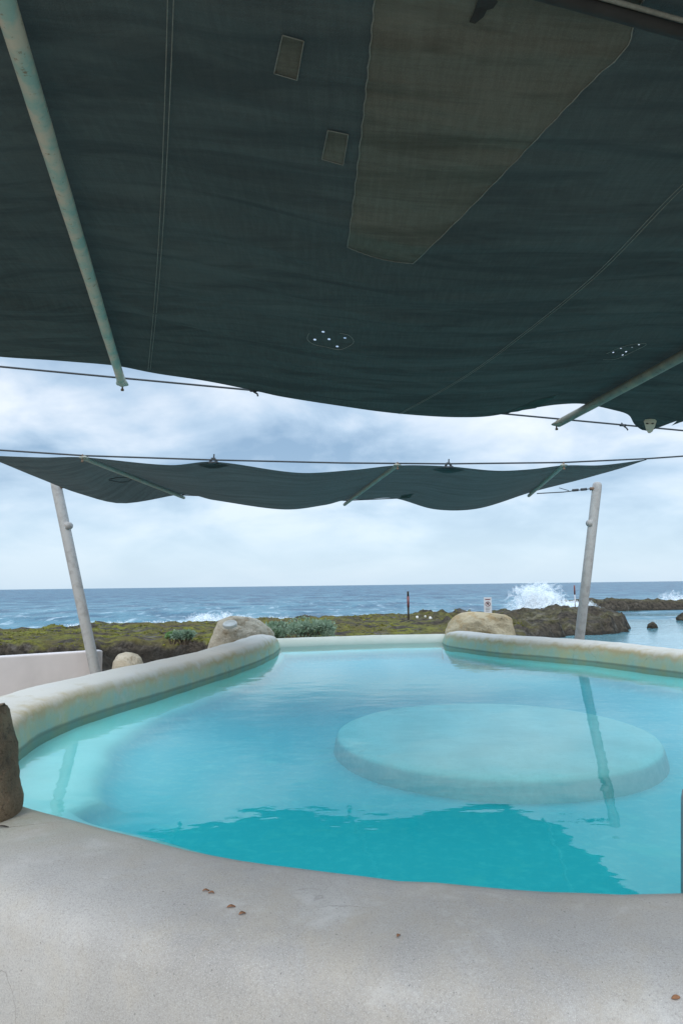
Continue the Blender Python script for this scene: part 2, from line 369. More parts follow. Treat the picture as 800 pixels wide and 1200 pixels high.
def make_canvas(name, col_a, col_b, transl, holes=(), tint=(0.05, 0.11, 0.105)):
    """woven shade cloth; holes = worn-through spots (x, y, radius) in metres on the cloth"""
    m = Mat(name)
    big = m.noise(0.9, 4, 0.6); st = m.noise(1, 3, 0.6, m.scaled((60, 7, 7))); st2 = m.noise(1, 3, 0.6, m.scaled((7, 90, 7)))
    weave = m.noise(260, 1)
    c = m.mix(m.rng(big, 0.35, 0.65), col_a, col_b)
    c = m.mix(m.math('MULTIPLY', m.rng(st, 0.42, 0.68), 0.22), c, tuple(x * 1.7 for x in col_b))
    c = m.mix(m.math('MULTIPLY', m.rng(st2, 0.45, 0.70), 0.22), c, tuple(x * 0.55 for x in col_a))
    c = m.mix(m.math('MULTIPLY', m.rng(weave, 0.5, 0.7), 0.3), c, tuple(x * 1.5 for x in col_b))
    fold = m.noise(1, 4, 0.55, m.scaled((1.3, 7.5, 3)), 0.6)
    # fold shading painted into the cloth colour as dark and pale bands
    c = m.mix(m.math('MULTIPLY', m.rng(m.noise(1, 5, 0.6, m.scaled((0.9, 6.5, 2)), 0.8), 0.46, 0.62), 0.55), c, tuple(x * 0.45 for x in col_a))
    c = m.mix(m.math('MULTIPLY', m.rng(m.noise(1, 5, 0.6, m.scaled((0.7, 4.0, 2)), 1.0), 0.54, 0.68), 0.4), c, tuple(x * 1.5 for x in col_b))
    h = m.math('ADD', m.math('MULTIPLY', weave, 0.10), m.math('ADD', m.math('MULTIPLY', st, 0.06), fold))
    nr = m.bump(h, 0.8, 0.035)
    d = m.n('ShaderNodeBsdfDiffuse'); m.l(c, d.inputs[0]); m.l(nr, d.inputs['Normal'])
    t = m.n('ShaderNodeBsdfTranslucent'); t.inputs[0].default_value = (*tint, 1); m.l(nr, t.inputs['Normal'])
    mx = m.n('ShaderNodeMixShader'); mx.inputs[0].default_value = transl; m.l(d.outputs[0], mx.inputs[1]); m.l(t.outputs[0], mx.inputs[2])
    res = mx.outputs[0]
    if holes:
        tot = None
        for (hx, hy, hr_) in holes:
            ddx = m.math('MULTIPLY', m.math('SUBTRACT', m.xyz(0), hx), 1.0 / hr_); ddy = m.math('MULTIPLY', m.math('SUBTRACT', m.xyz(1), hy), 1.0 / hr_)
            q = m.math('LESS_THAN', m.math('ADD', m.math('MULTIPLY', ddx, ddx), m.math('MULTIPLY', ddy, ddy)), 1.0)
            tot = q if tot is None else m.math('MAXIMUM', tot, q)
        tr = m.n('ShaderNodeBsdfTransparent'); m2 = m.n('ShaderNodeMixShader'); m.l(tot, m2.inputs[0]); m.l(res, m2.inputs[1]); m.l(tr.outputs[0], m2.inputs[2]); res = m2.outputs[0]
    m.l(res, m.out.inputs['Surface']); return m.m
def make_paint(name, base, under, rust, amt=0.55):
    m = Mat(name); a = m.noise(9, 5, 0.6); b = m.noise(40, 5, 0.7)
    c = m.mix(m.rng(a, amt - 0.08, amt + 0.08), base, under)
    c = m.mix(m.math('MULTIPLY', m.rng(b, 0.60, 0.68), 0.85), c, rust)
    m.pbr(c, 0.6, m.bump(b, 0.35, 0.003), spec=0.35); return m.m
M['spar_green'] = make_paint('spar_green', (0.25, 0.35, 0.30), (0.46, 0.40, 0.31), (0.17, 0.095, 0.045), 0.49)
M['spar_grey'] = make_paint('spar_grey', (0.29, 0.30, 0.26), (0.27, 0.24, 0.18), (0.20, 0.13, 0.07), 0.58)
M['post'] = make_paint('post_paint', (0.33, 0.322, 0.31), (0.26, 0.25, 0.24), (0.33, 0.25, 0.18), 0.56)
M['spar_dark'] = make_paint('spar_dark', (0.17, 0.165, 0.13), (0.24, 0.21, 0.15), (0.09, 0.06, 0.04), 0.54)
M['wire'] = simple('dark_wire', (0.035, 0.04, 0.045), 0.6, 0.2, 40)
M['thread'] = simple('pale_thread', (0.20, 0.198, 0.17), 0.9, 0.2, 60)
M['rust'] = simple('rusty_steel', (0.16, 0.10, 0.065), 0.8, 0.3, 30)
M['shadow_dark'] = simple('shadow_dark', (0.020, 0.019, 0.017), 0.8, 0.3, 10)
M['plate'] = make_paint('plate', (0.62, 0.56, 0.44), (0.55, 0.45, 0.33), (0.25, 0.16, 0.09), 0.55)
M['black'] = simple('black_gap', (0.022, 0.02, 0.018), 0.9, 0.2, 30)
M['wall'] = simple('white_wall', (0.56, 0.505, 0.485), 0.85, 0.07, 2.5, 0, 0.25, 0.004)
M['red'] = simple('red_paint', (0.16, 0.05, 0.045), 0.6, 0.2, 20)
M['sign_white'] = simple('sign_white', (0.47, 0.47, 0.48), 0.5, 0.05, 10)
M['steel'] = simple('rail_steel', (0.30, 0.31, 0.32), 0.35, 0.1, 20, 0.8, 0.05)
M['spray'] = simple('sea_spray', (0.86, 0.88, 0.89), 0.9, 0.03, 3)
M['leaf_dead'] = simple('dead_leaf', (0.27, 0.13, 0.065), 0.8, 0.3, 60)
M['twig'] = simple('dark_twig', (0.05, 0.04, 0.033), 0.9, 0.3, 60)
M['disc'] = simple('white_disc', (0.46, 0.45, 0.41), 0.7, 0.1, 20)
def make_leafmat(name, a, b):
    m = Mat(name); c = m.mix(m.rng(m.noise(5, 3), 0.35, 0.65), a, b)
    d = m.n('ShaderNodeBsdfDiffuse'); m.l(c, d.inputs[0]); t = m.n('ShaderNodeBsdfTranslucent'); m.l(c, t.inputs[0])
    x = m.n('ShaderNodeMixShader'); x.inputs[0].default_value = 0.25; m.l(d.outputs[0], x.inputs[1]); m.l(t.outputs[0], x.inputs[2])
    m.l(x.outputs[0], m.out.inputs['Surface']); return m.m
M['silver_leaf'] = make_leafmat('silver_leaf', (0.12, 0.19, 0.115), (0.28, 0.36, 0.27))
M['green_leaf'] = make_leafmat('green_leaf', (0.08, 0.17, 0.04), (0.20, 0.32, 0.14))
M['cover_leaf'] = make_leafmat('cover_leaf', (0.10, 0.105, 0.02), (0.25, 0.24, 0.05))
M['stem'] = simple('stem', (0.10, 0.075, 0.05), 0.9)
M['ground'] = simple('sandy_ground', (0.33, 0.29, 0.23), 0.95, 0.25, 3, 0, 0.5, 0.02)

# ------------------------------------------------------------------ the setting
SEA = -1.0
# sea: a fan of water out to the horizon, with swell near the shore
def build_sea():
    v = []; f = []; na = 150; rows = []
    r = 14.0
    while r < 30000: rows.append(r); r *= 1.022 if r < 160 else 1.10
    for r in rows:
        for i in range(na + 1):
            a = R(-75 + 150 * i / na); x = r * math.sin(a); y = r * math.cos(a)
            k = max(0, min(1, (r - 30) / 12)) * max(0, 1 - r / 420)
            z = 0.26 * k * (noise.noise((x * 0.035, y * 0.16, 2.0)) + 0.5 * noise.noise((x * 0.09, y * 0.4, 7.0)))
            # a rising breaker close to the rocks on the left
            z += 0.30 * k * math.exp(-((y - 44 - 2 * math.sin(x * 0.13)) / 1.3) ** 2) * max(0, min(1, (-6 - x) / 10))
            v.append((x, y, SEA + z))
    for j in range(len(rows) - 1):
        for i in range(na):
            a = j * (na + 1) + i
            if v[a][1] > 25 or v[a][0] > 5: f.append((a, a + 1, a + na + 2, a + na + 1))
    tag(mesh('sea', v, f, M['sea']), kind='structure')
build_sea()
lv = [(5.5, 14, SEA + .05), (60, 14, SEA + .05), (60, 49.5, SEA + .05), (16, 49.5, SEA + .05), (7, 38, SEA + .05)]
tag(mesh('lagoon', lv, [(0, 1, 2, 3, 4)], M['lagoon'], smooth=False), kind='structure')

YB = [(-60, 22), (-30, 25), (-16, 28.5), (-9, 31), (-4, 34), (0, 36.5), (5, 37.5), (9, 36), (11.5, 33.5), (13, 30)]
YF = [(-60, 15), (-30, 17), (-10, 20.2), (-8, 21.2), (-5.2, 21.3), (-4, 20.6), (-2, 17.5), (2, 15.5), (5.0, 17.5), (6.0, 22), (7.5, 25.0), (10, 26.8), (12.0, 29.0), (13, 30)]
def shore_z(x, y):
    n = noise.fractal((x * 0.9, y * 0.9, 3.1), 0.9, 2.1, 5); n2 = noise.fractal((x * 0.22, y * 0.22, 9.1), 1, 2, 3)
    n3 = abs(noise.noise((x * 2.2, y * 2.2, 1.0)))
    wob = 0.9 * noise.noise((x * 0.5, 5.0, 1.3)) + 0.45 * noise.noise((x * 1.7, y * 1.7, 4.0))
    wob += 0.3 * noise.fractal((x * 2.6, y * 2.6, 6.0), .9, 2, 3)
    yb = lerp_table(YB, x) + wob; yf = lerp_table(YF, x) + wob * 0.7
    inside = min((y - yf + .35 * n) / 1.0, (yb - y) / 1.2)
    if x > 12.5: inside = min(inside, (13.4 - x) / 0.5)
    s = max(0, min(1, inside)); s = s * s * (3 - 2 * s)
    top = -0.52 + 0.14 * n + 0.10 * n2 + 0.05 * noise.fractal((x * 3, y * 3, 2.2), .8, 2, 3)
    top += 0.46 * math.exp(-((x - 9.6) / 2.6) ** 2 - ((y - 30.5) / 3.0) ** 2) + 0.18 * math.exp(-((x - 5.5) / 2.5) ** 2 - ((y - 29) / 4) ** 2)
    top += 0.10 * math.exp(-((y - yb + 1.6) / 1.2) ** 2)
    top -= 0.12 * n3 * (1 if x > 4 else 0.6)
    # inner terrace steps on the mound
    if x > 4: top += 0.15 * math.sin(y * 2.1 + 2 * n2 + x * 0.4) + 0.14 * n - 0.14 * n3
    base = -1.32 + 0.2 * n + 0.1 * n2
    z = base + (top - base) * s
    # far strip of rock across the lagoon
    yc = 50.5 + 0.9 * noise.noise((x * 0.15, 0, 2)) 
    q = max(0, min(1, 1.9 - abs(y - yc) / 1.15)); q = q * q * (3 - 2 * q) if q < 1 else 1
    if x > 12.5:
        q *= max(0, min(1, (x - 12.5) / 2)); z = max(z, -1.5 + (1.28 + 0.22 * n + 0.2 * n2 - 0.15 * n3) * q)
    return z
def build_shore():
    v = []; f = []
    xs = []; x = -34.0
    while x < 42: xs.append(x); x += 0.14 if -14 < x < 14 else 0.3
    ys = []; y = 13.2
    while y < 54: ys.append(y); y += 0.11 if 17 < y < 22 else 0.17
    for y in ys:
        for x in xs: v.append((x, y, shore_z(x, y)))
    n = len(xs)
    for j in range(len(ys) - 1):
        for i in range(n - 1):
            a = j * n + i; f.append((a, a + 1, a + n + 1, a + n))
    tag(mesh('rocky_shore', v, f, M['shore']), kind='structure')
build_shore()
gv = [(-40, -25, -.62), (40, -25, -.62), (40, 14, -.62), (-40, 14, -.62), (40, 16, -1.6), (-40, 16, -1.6)]
tag(mesh('ground', gv, [(0, 1, 2, 3), (3, 2, 4, 5)], M['ground'], smooth=False), kind='structure')

# ------------------------------------------------------------------ the pool
left_wl = [(321, 766), (300, 776), (260, 790), (200, 809), (150, 824), (100, 840), (50, 860), (25, 878)]
right_wl = [(800, 789), (700, 776), (640, 770), (590, 766), (548, 761), (524, 757)]
o = [at(px, py, 0) for px, py in left_wl]
o.insert(0, o[0] + Vector((0.02, 1.0, 0)))
o += [Vector((-2.10, 4.15, 0)), Vector((-1.72, 3.52, 0))]
for px, py in ((100, 967), (200, 994), (300, 1013), (400, 1026), (500, 1038), (600, 1047), (700, 1051), (800, 1052)):
    p = at(px, py, 0.12); p.z = 0; o.append(p + Vector((0, 0.125, 0)))
o += [Vector((2.0, 2.45, 0)), Vector((3.2, 3.0, 0)), Vector((4.3, 4.2, 0)), Vector((4.75, 5.8, 0)), Vector((4.6, 7.1, 0))]
o += [at(px, py, 0) for px, py in right_wl]
o.append(o[-1] + Vector((0.0, 0.7, 0)))
NR = 220
rim = spline(o, NR)
def normals(pts, sign=1):
    res = []
    for i in range(len(pts)):
        t = pts[min(len(pts)-1, i+1)] - pts[max(0, i-1)]; t.z = 0; t.normalize(); res.append(Vector((t.y, -t.x, 0)) * sign)
    return res
rn = normals(rim)
mid = Vector((1, 6, 0))
if (rim[100] + rn[100] - mid).length < (rim[100] - mid).length: rn = [-q for q in rn]
for _ in range(4): rn = [((rn[max(0,i-1)] + rn[i] * 2 + rn[min(NR-1,i+1)]) / 4).normalized() for i in range(NR)]
pool = thing('swimming_pool', (1, 6, -0.62), 'round turquoise infinity pool with a pale rounded stucco rim', 'pool')
def rim_h(p):
    if p.x < 0.2: return lerp_table([(2.5, 0.115), (3.3, 0.12), (4.6, 0.20), (6, 0.25), (9, 0.26), (11, 0.28), (13, 0.28)], p.y)
    return lerp_table([(2.3, 0.115), (3.0, 0.14), (4.5, 0.22), (9, 0.24), (13, 0.25)], p.y)
def rim_w(p): return lerp_table([(2.6, 0.64), (3.4, 0.66), (5, 0.70), (9, 0.64), (13, 0.55)], p.y)
v = []; f = []
prof = None
for i, (p, n) in enumerate(zip(rim, rn)):
    h = rim_h(p) * (1 + 0.05 * noise.noise(p * 0.9)); W = rim_w(p) * (1 + 0.06 * noise.noise(p * 0.7 + Vector((3, 1, 2))))
    e = min(i, NR - 1 - i) / 7.0
    if e < 1: k = math.sqrt(max(0.02, 1 - (1 - e) ** 2)); h *= 0.35 + 0.65 * k; W *= 0.55 + 0.45 * k
    pr = [(-.03, -.34), (-.005, -.06), (0, 0), (.012, h*.35), (.03, h*.72), (.06, h*.89), (.11, h*.97), (.20, h*1.02), (W*.45, h*1.06), (W*.62, h*1.04), (W*.78, h*.96), (W*.90, h*.78), (W*.97, h*.50), (W, h*.1), (W+.01, -.2), (W+.02, -.75)]
    for a, z in pr:
        q = p + n * a + Vector((0, 0, z)); 
        s = 0.006 * noise.noise(q * 5) + 0.009 * noise.noise(q * 1.9); v.append(q + n * s * 0.6 + Vector((0, 0, s)))
K = len(pr)
for i in range(NR - 1):
    for k in range(K - 1): f.append((i*K + k, i*K + k + 1, (i+1)*K + k + 1, (i+1)*K + k))
f.append(tuple(range(K))); f.append(tuple((NR-1)*K + k for k in range(K)))
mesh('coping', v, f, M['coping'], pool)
# far lip between the two ends of the rim
la, lb = rim[0] + Vector((-0.35, 0.06, 0)), rim[-1] + Vector((0.40, 0.04, 0))
v = []; f = []; NL = 40
for i in range(NL):
    t = i / (NL - 1); p = la.lerp(lb, t) + Vector((0, 0.18 * math.sin(math.pi * t), 0)); 
    for a, z in [(-.05, -.5), (-.02, -.05), (0, 0.0), (.06, .055), (.14, .10), (.24, .125), (.42, .13), (.5, .09), (.53, 0), (.54, -.7)]:
        q = p + Vector((0, a, z + 0.0)); s = .006 * noise.noise(q * 3); v.append(q + Vector((0, 0, s)))
for i in range(NL - 1):
    for k in range(9): f.append((i*10 + k, i*10 + k + 1, (i+1)*10 + k + 1, (i+1)*10 + k))
mesh('spillway_lip', v, f, M['lip'], pool)
# basin: ledge, round step, deeper floor.  rings from the rim towards the middle
ring = [p.copy() for p in rim] + [la.lerp(lb, 1 - (i + 0.5) / 14) + Vector((0, .18 * math.sin(math.pi * (1 - (i + .5) / 14)) + .05, 0)) for i in range(14)]
cx, cy = 1.05, 6.1
LED = [(-140, .42), (-100, .40), (-60, .40), (0, .30), (45, .30), (75, .20), (100, .20), (125, .36), (150, .30), (168, .32), (194, .50), (206, .57), (220, .58), (233, .42), (260, .30), (300, .40)]
v = []; f = []; n = len(ring)
rows = [(0.0, .02, -.10), (0.0, .0, -.065), (.12, 0, -.085), (.80, 0, -.10), (.95, 0, -.112), (1.04, 0, -.135), (1.15, 0, -.19), (1.30, 0, -.235), (1.5, 0, -.262), (1.9, 0, -.275), (2.8, 0, -.28), (3.6, 0, -.285)]
for (k, oo, z) in rows:
    for p in ring:
        d = Vector((p.x - cx, p.y - cy, 0)); ang = math.degrees(math.atan2(d.y, d.x))
        if ang < -140: ang += 360
        led = smooth_table(LED, ang) * 1.0; dl = d.length
        rr = max(0.25, dl + oo - k * led)
        q = Vector((cx, cy, 0)) + d.normalized() * rr
        v.append((q.x, q.y, z + .008 * noise.noise(q * 1.5)))
for j in range(len(rows) - 1):
    for i in range(n):
        i2 = (i + 1) % n; f.append((j*n + i, j*n + i2, (j+1)*n + i2, (j+1)*n + i))
f.append(tuple((len(rows)-1)*n + i for i in range(n)))
mesh('basin', v, f, M['basin'], pool)
# round platform just under the surface
near_e, far_e = at(589, 911, -.13), at(589, 822, -.12); ry = (far_e.y - near_e.y) / 2; yc_ = (far_e.y + near_e.y) / 2
c1, c2 = at_y(395, 870, yc_), at_y(758, 880, yc_); ctr = Vector(((c1.x + c2.x) / 2, yc_, 0)); rad = (c2.x - c1.x) / 2; print('ISLAND', rad, ry, ctr)
v = []; f = []; S = 96
pr = [(rad + .05, -.40), (rad + .035, -.31), (rad + .02, -.23), (rad + .005, -.17), (rad - .015, -.140), (rad - .06, -.125), (rad - .16, -.118), (.7, -.113), (.02, -.113)]
for r_, z in pr:
    for k in range(S): a = 2*math.pi*k/S; rr = r_ * (1 + .006 * noise.noise((math.cos(a)*2, math.sin(a)*2, 1))); v.append(ctr + Vector((rr*math.cos(a), rr*math.sin(a)*ry/rad, z)))
for j in range(len(pr) - 1):
    for k in range(S): f.append((j*S + k, j*S + (k+1) % S, (j+1)*S + (k+1) % S, (j+1)*S + k))
f.append(tuple((len(pr)-1)*S + k for k in range(S)))
mesh('island', v, f, M['island'], pool)
# water body
wring = [p + n * .012 for p, n in zip(rim, rn)] + [q + Vector((0, .02, 0)) for q in ring[NR:]]
n = len(wring)
v = [(p.x, p.y, 0) for p in wring] + [(p.x, p.y, -.66) for p in wring]
f = [tuple(range(n)), tuple(range(2*n - 1, n - 1, -1))] + [(i, (i+1) % n, n + (i+1) % n, n + i) for i in range(n)]
tag(mesh('pool_water', v, f, M['pool_water'], smooth=False), kind='structure')

# ------------------------------------------------------------------ shade sails
def cable(name, pts, r, label, sag=0.0):
    b = MB(); b.tube(pts, r, 8); return tag(b.build(name, M['wire'], origin=pts[0]), label, 'cable')

# --- the near sail overhead
zL, zR = 2.75, 2.55
Lc, L2 = at(143, 443, zL), at(10, 0, zL)
Rc, R2 = at(655, 491, zR), at(800, 410, zR)
dL, dR = (L2 - Lc).normalized(), (R2 - Rc).normalized()
sil = [(-160, 396), (-60, 413), (0, 420), (60, 424), (100, 428), (140, 435), (180, 440), (240, 449), (298, 460), (330, 467), (400, 478), (450, 485), (500, 489.5), (540, 491), (575, 489.5), (615, 485.5), (650, 481), (690, 483.5), (715, 487), (730, 493), (745, 501), (760, 506.5), (772, 506), (785, 500), (800, 496), (860, 483), (960, 465)]
cd = Rc - Lc; cdir = Vector((cd.x, cd.y, 0)); clen = cdir.length; cdir.normalize()
tv, tz = [], []
for px, py in sil:
    P = on_wall(px, py, Lc, Rc); u = (P - Lc).dot(cdir) / clen; zc = zL + (zR - zL) * u
    if P.z > zc + 1e-4:
        Q = at(px, py, zc - 0.02); u2 = (Q - Lc).dot(cdir) / clen; vv = max(0, (Lc + cdir * (u2 * clen) - Q).length)
        tv.append((u2, vv)); tz.append((u2, -0.02))
    else: tv.append((u, 0.0)); tz.append((u, P.z - zc))
tv.sort(); tz.sort()
VMAX = 4.6
def near_pt(u, s):
    O = Lc + cd * u; D = dL.lerp(dR, max(-.3, min(1.3, u))).normalized()
    v0 = smooth_table(tv, u); dz = smooth_table(tz, u); v_ = v0 + (VMAX - v0) * s
    e = math.exp(-(v_ - v0) / 0.9)
    bay = math.sin(math.pi * u) ** 2
    z = dz * e - (0.11 * bay) * (1 - e) + 0.015
    x = O.x + D.x * v_; y = O.y + D.y * v_
    k = min(1, (v_ - v0) / 0.4)
    # soft folds running along the sail
    q = Vector((u * 1.9 + v_ * 0.12, v_ * 4.2 + 0.7 * math.sin(u * 5), 0))
    ph = v_ * 2.6 + 0.55 * u + 1.3 * noise.noise(Vector((u * 2.2, v_ * 0.9, 4.4)))
    z += k * 0.020 * (abs(math.sin(math.pi * ph)) ** 0.6 - .6) * (0.35 + max(0, .65 + noise.noise(Vector((u * 2.5, v_ * 1.1, 8.8)))))
    z += k * 0.030 * noise.noise(q) + k * 0.016 * noise.noise(q * 2.3 + Vector((5, 2, 1)))
    tg = math.exp(-(u / .05) ** 2) + math.exp(-((u - 1) / .05) ** 2)
    z = z * (1 - 0.6 * tg) + 0.02 * tg
    return Vector((x, y, O.z + z))
NU, NV = 200, 190
U0, U1 = -0.36, 1.42
nv_ = []; nf = []
for j in range(NV + 1):
    s = (j / NV) ** 1.35
    for i in range(NU + 1): nv_.append(near_pt(U0 + (U1 - U0) * i / NU, s))
for j in range(NV):
    for i in range(NU): a = j*(NU+1) + i; nf.append((a, a+1, a+NU+2, a+NU+1))
bvh = BVHTree.FromPolygons(nv_, nf)
def on_sail(px, py, off=0.004, tree=None):
    for k in range(10):             # just off the hem: step back onto the cloth
        h = (tree or bvh).ray_cast(EYE, ray(px, py - k))
        if h[0] is not None: break
    if h[0] is None: return None
    return h[0] - Vector((0, 0, off))
hole_px = [(378.5, 388.8), (368.8, 398), (385.5, 397.5), (404, 396), (395, 406), (718, 413), (727, 408), (733, 412), (740, 407), (748, 404), (729, 416)]
holes = []
for k, (px, py) in enumerate(hole_px):
    p = on_sail(px, py)
    if p: holes.append((p.x, p.y, 0.009 if k < 5 else 0.006))
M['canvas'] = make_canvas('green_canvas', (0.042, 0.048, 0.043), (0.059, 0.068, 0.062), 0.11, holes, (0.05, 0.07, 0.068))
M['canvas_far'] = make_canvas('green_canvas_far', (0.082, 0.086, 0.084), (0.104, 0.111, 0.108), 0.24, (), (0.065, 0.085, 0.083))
M['patch'] = make_canvas('brown_patch', (0.112, 0.109, 0.090), (0.135, 0.132, 0.110), 0.1, (), (0.10, 0.09, 0.07))
M['pale_patch'] = make_canvas('pale_patch', (0.15, 0.19, 0.175), (0.19, 0.23, 0.21), 0.7, (), (0.12, 0.16, 0.15))
sail = thing('shade_sail', (0, 2.5, 2.6), 'huge dark green patched shade sail hanging low overhead', 'shade sail', 'dark green shade sails')
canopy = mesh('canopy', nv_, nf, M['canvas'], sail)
def ribbon(pxs, wd, off, n=60, tree=None):
    pts = [on_sail(p.x, p.y, off, tree) for p in spline([Vector((a, b, 0)) for a, b in pxs], n)]
    return [p for p in pts if p is not None]
def stitch_line(pxs, name, parent, r=0.0022, n=70, double=0.0, tree=None):
    pts = ribbon(pxs, 0, 0.009, n, tree); b = MB()
    if double:
        for sgn in (-1, 1):
            q = []
            for i, p in enumerate(pts):
                t = (pts[min(len(pts)-1, i+1)] - pts[max(0, i-1)]).normalized(); s_ = t.cross(Vector((0, 0, 1))).normalized(); q.append(p + s_ * double * sgn)
            b.tube(q, r, 5)
    else: b.tube(pts, r, 5)
    return b.build(name, M['thread'], parent)
stitch_line([(201, -60), (200, 0), (196, 120), (190, 250), (183, 350), (175, 432)], 'seam', canopy, 0.0016, 80, 0.008)
stitch_line([(900, 130), (800, 215), (700, 318), (600, 400), (540, 443), (468, 484)], 'seam', canopy, 0.0016, 80, 0.008)
def patch(poly, name, mat, label=None, grid=26, stitch=True, edge_noise=0, off=0.006):
    """quad patch: corners in order tl, tr, br, bl, laid on the underside of the sail"""
    tl, tr_, br, bl = [Vector((a, b, 0)) for a, b in poly]; v = []; f = []
    for j in range(grid + 1):
        for i in range(grid + 1):
            p = tl.lerp(tr_, i/grid).lerp(bl.lerp(br, i/grid), j/grid); q = on_sail(p.x, p.y, off); v.append(q)
    for j in range(grid):
        for i in range(grid): a = j*(grid+1) + i; f.append((a, a+1, a+grid+2, a+grid+1))
    o = mesh(name, v, f, mat, canopy)
    if label: o['label'] = label
    if stitch:
        b = MB(); idx = [i for i in range(grid+1)] + [j*(grid+1)+grid for j in range(1, grid+1)] + [grid*(grid+1)+i for i in range(grid-1, -1, -1)] + [j*(grid+1) for j in range(grid-1, -1, -1)]
        b.tube([v[i] - Vector((0, 0, .003)) for i in idx], 0.0015, 5)
        b.v = b.v; k = b.build('stitching', M['thread'], canopy)
    return o
# the big brown patch (its long right edge is slightly curved)
def big_patch():
    lf = [(443, -80), (439, -10), (430, 90), (418, 200), (407, 288)]; rg = [(800, -80), (752, 0), (737, 45), (722, 66), (690, 95), (600, 190), (540, 252), (484, 307)]
    A = spline([Vector((a, b, 0)) for a, b in lf], 60); B = spline([Vector((a, b, 0)) for a, b in rg], 60); v = []; f = []; G = 40
    for j in range(60):
        for i in range(G + 1):
            p = A[j].lerp(B[j], i / G); v.append(on_sail(p.x, p.y + 4 * math.sin(math.pi * i / G) * (j / 59), .006))
    for j in range(59):
        for i in range(G): a = j*(G+1) + i; f.append((a, a+1, a+G+2, a+G+1))
    o = mesh('patch', v, f, M['patch'], canopy); o['label'] = 'large brown canvas patch'
    b = MB(); idx = [j*(G+1) for j in range(60)] + [59*(G+1) + i for i in range(1, G+1)] + [j*(G+1) + G for j in range(58, -1, -1)]
    b.tube([v[i] - Vector((0, 0, .002)) + Vector((.002*math.sin(k*1.7), 0, 0)) for k, i in enumerate(idx)], .0018, 5)
    b.build('stitching', M['thread'], canopy)
big_patch()
patch([(331, 38), (356, 45), (348, 91), (321, 83)], 'patch', M['patch'], 'small rectangular brown patch', 8)
patch([(384, 150), (408, 155), (402, 191), (377, 184)], 'patch', M['patch'], 'small square brown patch', 8)
patch([(628, 468), (654, 462), (618, 483), (585, 487)], 'patch', M['pale_patch'], 'pale translucent patch at the hem', 8, False)
# frayed dark tear in the brown patch
v = []; rr = random.Random(3); c0 = (565, 6)
pts2 = [(556, 24), (549, 22), (553, 14), (556, 6), (560, -6), (575, -12), (583, -2), (577, 6), (570, 8), (566, 16), (561, 20)]
v = [on_sail(a, b, .010) for a, b in pts2] + [on_sail(565, 4, .010)]
mesh('torn_hole', v, [(i, (i+1) % 11, 11) for i in range(11)], M['black'], canopy, False)
# stitched ring round the worn spots
for pts3 in ([(362, 389), (360, 396), (368, 402), (382, 405), (398, 408), (412, 402), (414, 397), (408, 391), (398, 389)], [(706, 420), (722, 419), (742, 410), (757, 402), (748, 401), (728, 405), (710, 413)]):
    stitch_line(pts3, 'stitching', canopy, .0014, 40)
# spars of the near sail
def spar(a, b, r, mat, parent, cap=True, flat=True):
    a, b = Vector(a), Vector(b); t = (b - a).normalized(); m_ = MB()
    n = 24; pts = [a.lerp(b, i / n) for i in range(n + 1)]
    m_.tube(pts, [r * (1 + .02 * math.sin(i * 2.3)) for i in range(n + 1)], 16)
    o = m_.build('spar', mat, parent)
    side = t.cross(Vector((0, 0, 1))).normalized(); upv = side.cross(t)
    e = MB()   # flattened end that grips the cable
    for i in range(5):
        pass
    ring = []
    for i, (off, wx, hz) in enumerate(((0.12, 1.03, 1.03), (0.05, 1.15, .85), (0.0, 1.45, .55), (-.045, 1.5, .42), (-.06, 1.2, .3))):
        ring.append([a + t * off + side * (math.cos(k*math.pi/8) * r * wx) + upv * (math.sin(k*math.pi/8) * r * hz) for k in range(16)])
    e.add([p for rg_ in ring for p in rg_], [(i*16+k, i*16+(k+1) % 16, (i+1)*16+(k+1) % 16, (i+1)*16+k) for i in range(4) for k in range(16)] + [tuple(64 + k for k in range(16))])
    e.build('flattened_end', mat, o)
    h = MB(); h.tube([a - t*.045 + Vector((0,0,.03)), a - t*.05, a - t*.045 - Vector((0,0,.05))], .007, 8); h.tube([a - t*.045 - Vector((0,0,.035)), a - t*.045 - Vector((0,0,.05))], .013, 6)
    h.build('bolt', M['rust'], o)
    return o
def ext(P, D, k): return P + D * k
dz_ = Vector((0, 0, -.035))
spar(Lc + dz_ - dL * .02, Lc + dL * 4.4 + dz_, .032, M['spar_green'], sail)
spar(Rc + dz_ - dR * .02, Rc + dR * 5.0 + dz_, .034, M['spar_dark'], sail)
# dark bar in place of a spar's shadow and hem, top right, rope beside it
pA, pB = on_sail(660, -22, .05), on_sail(820, 24, .05); pd = (pB - pA)
MB().tube([pA - pd * 1.5, pA, pB, pB + pd * 1.2], .017, 12).build('shadow_bar', M['shadow_dark'], sail)
qA, qB = on_sail(690, -22, .035), on_sail(815, 14, .035); qd = qB - qA
MB().tube([qA - qd * 1.5, qA, qB, qB + qd], .006, 8).build('edge_rope', M['thread'], sail)
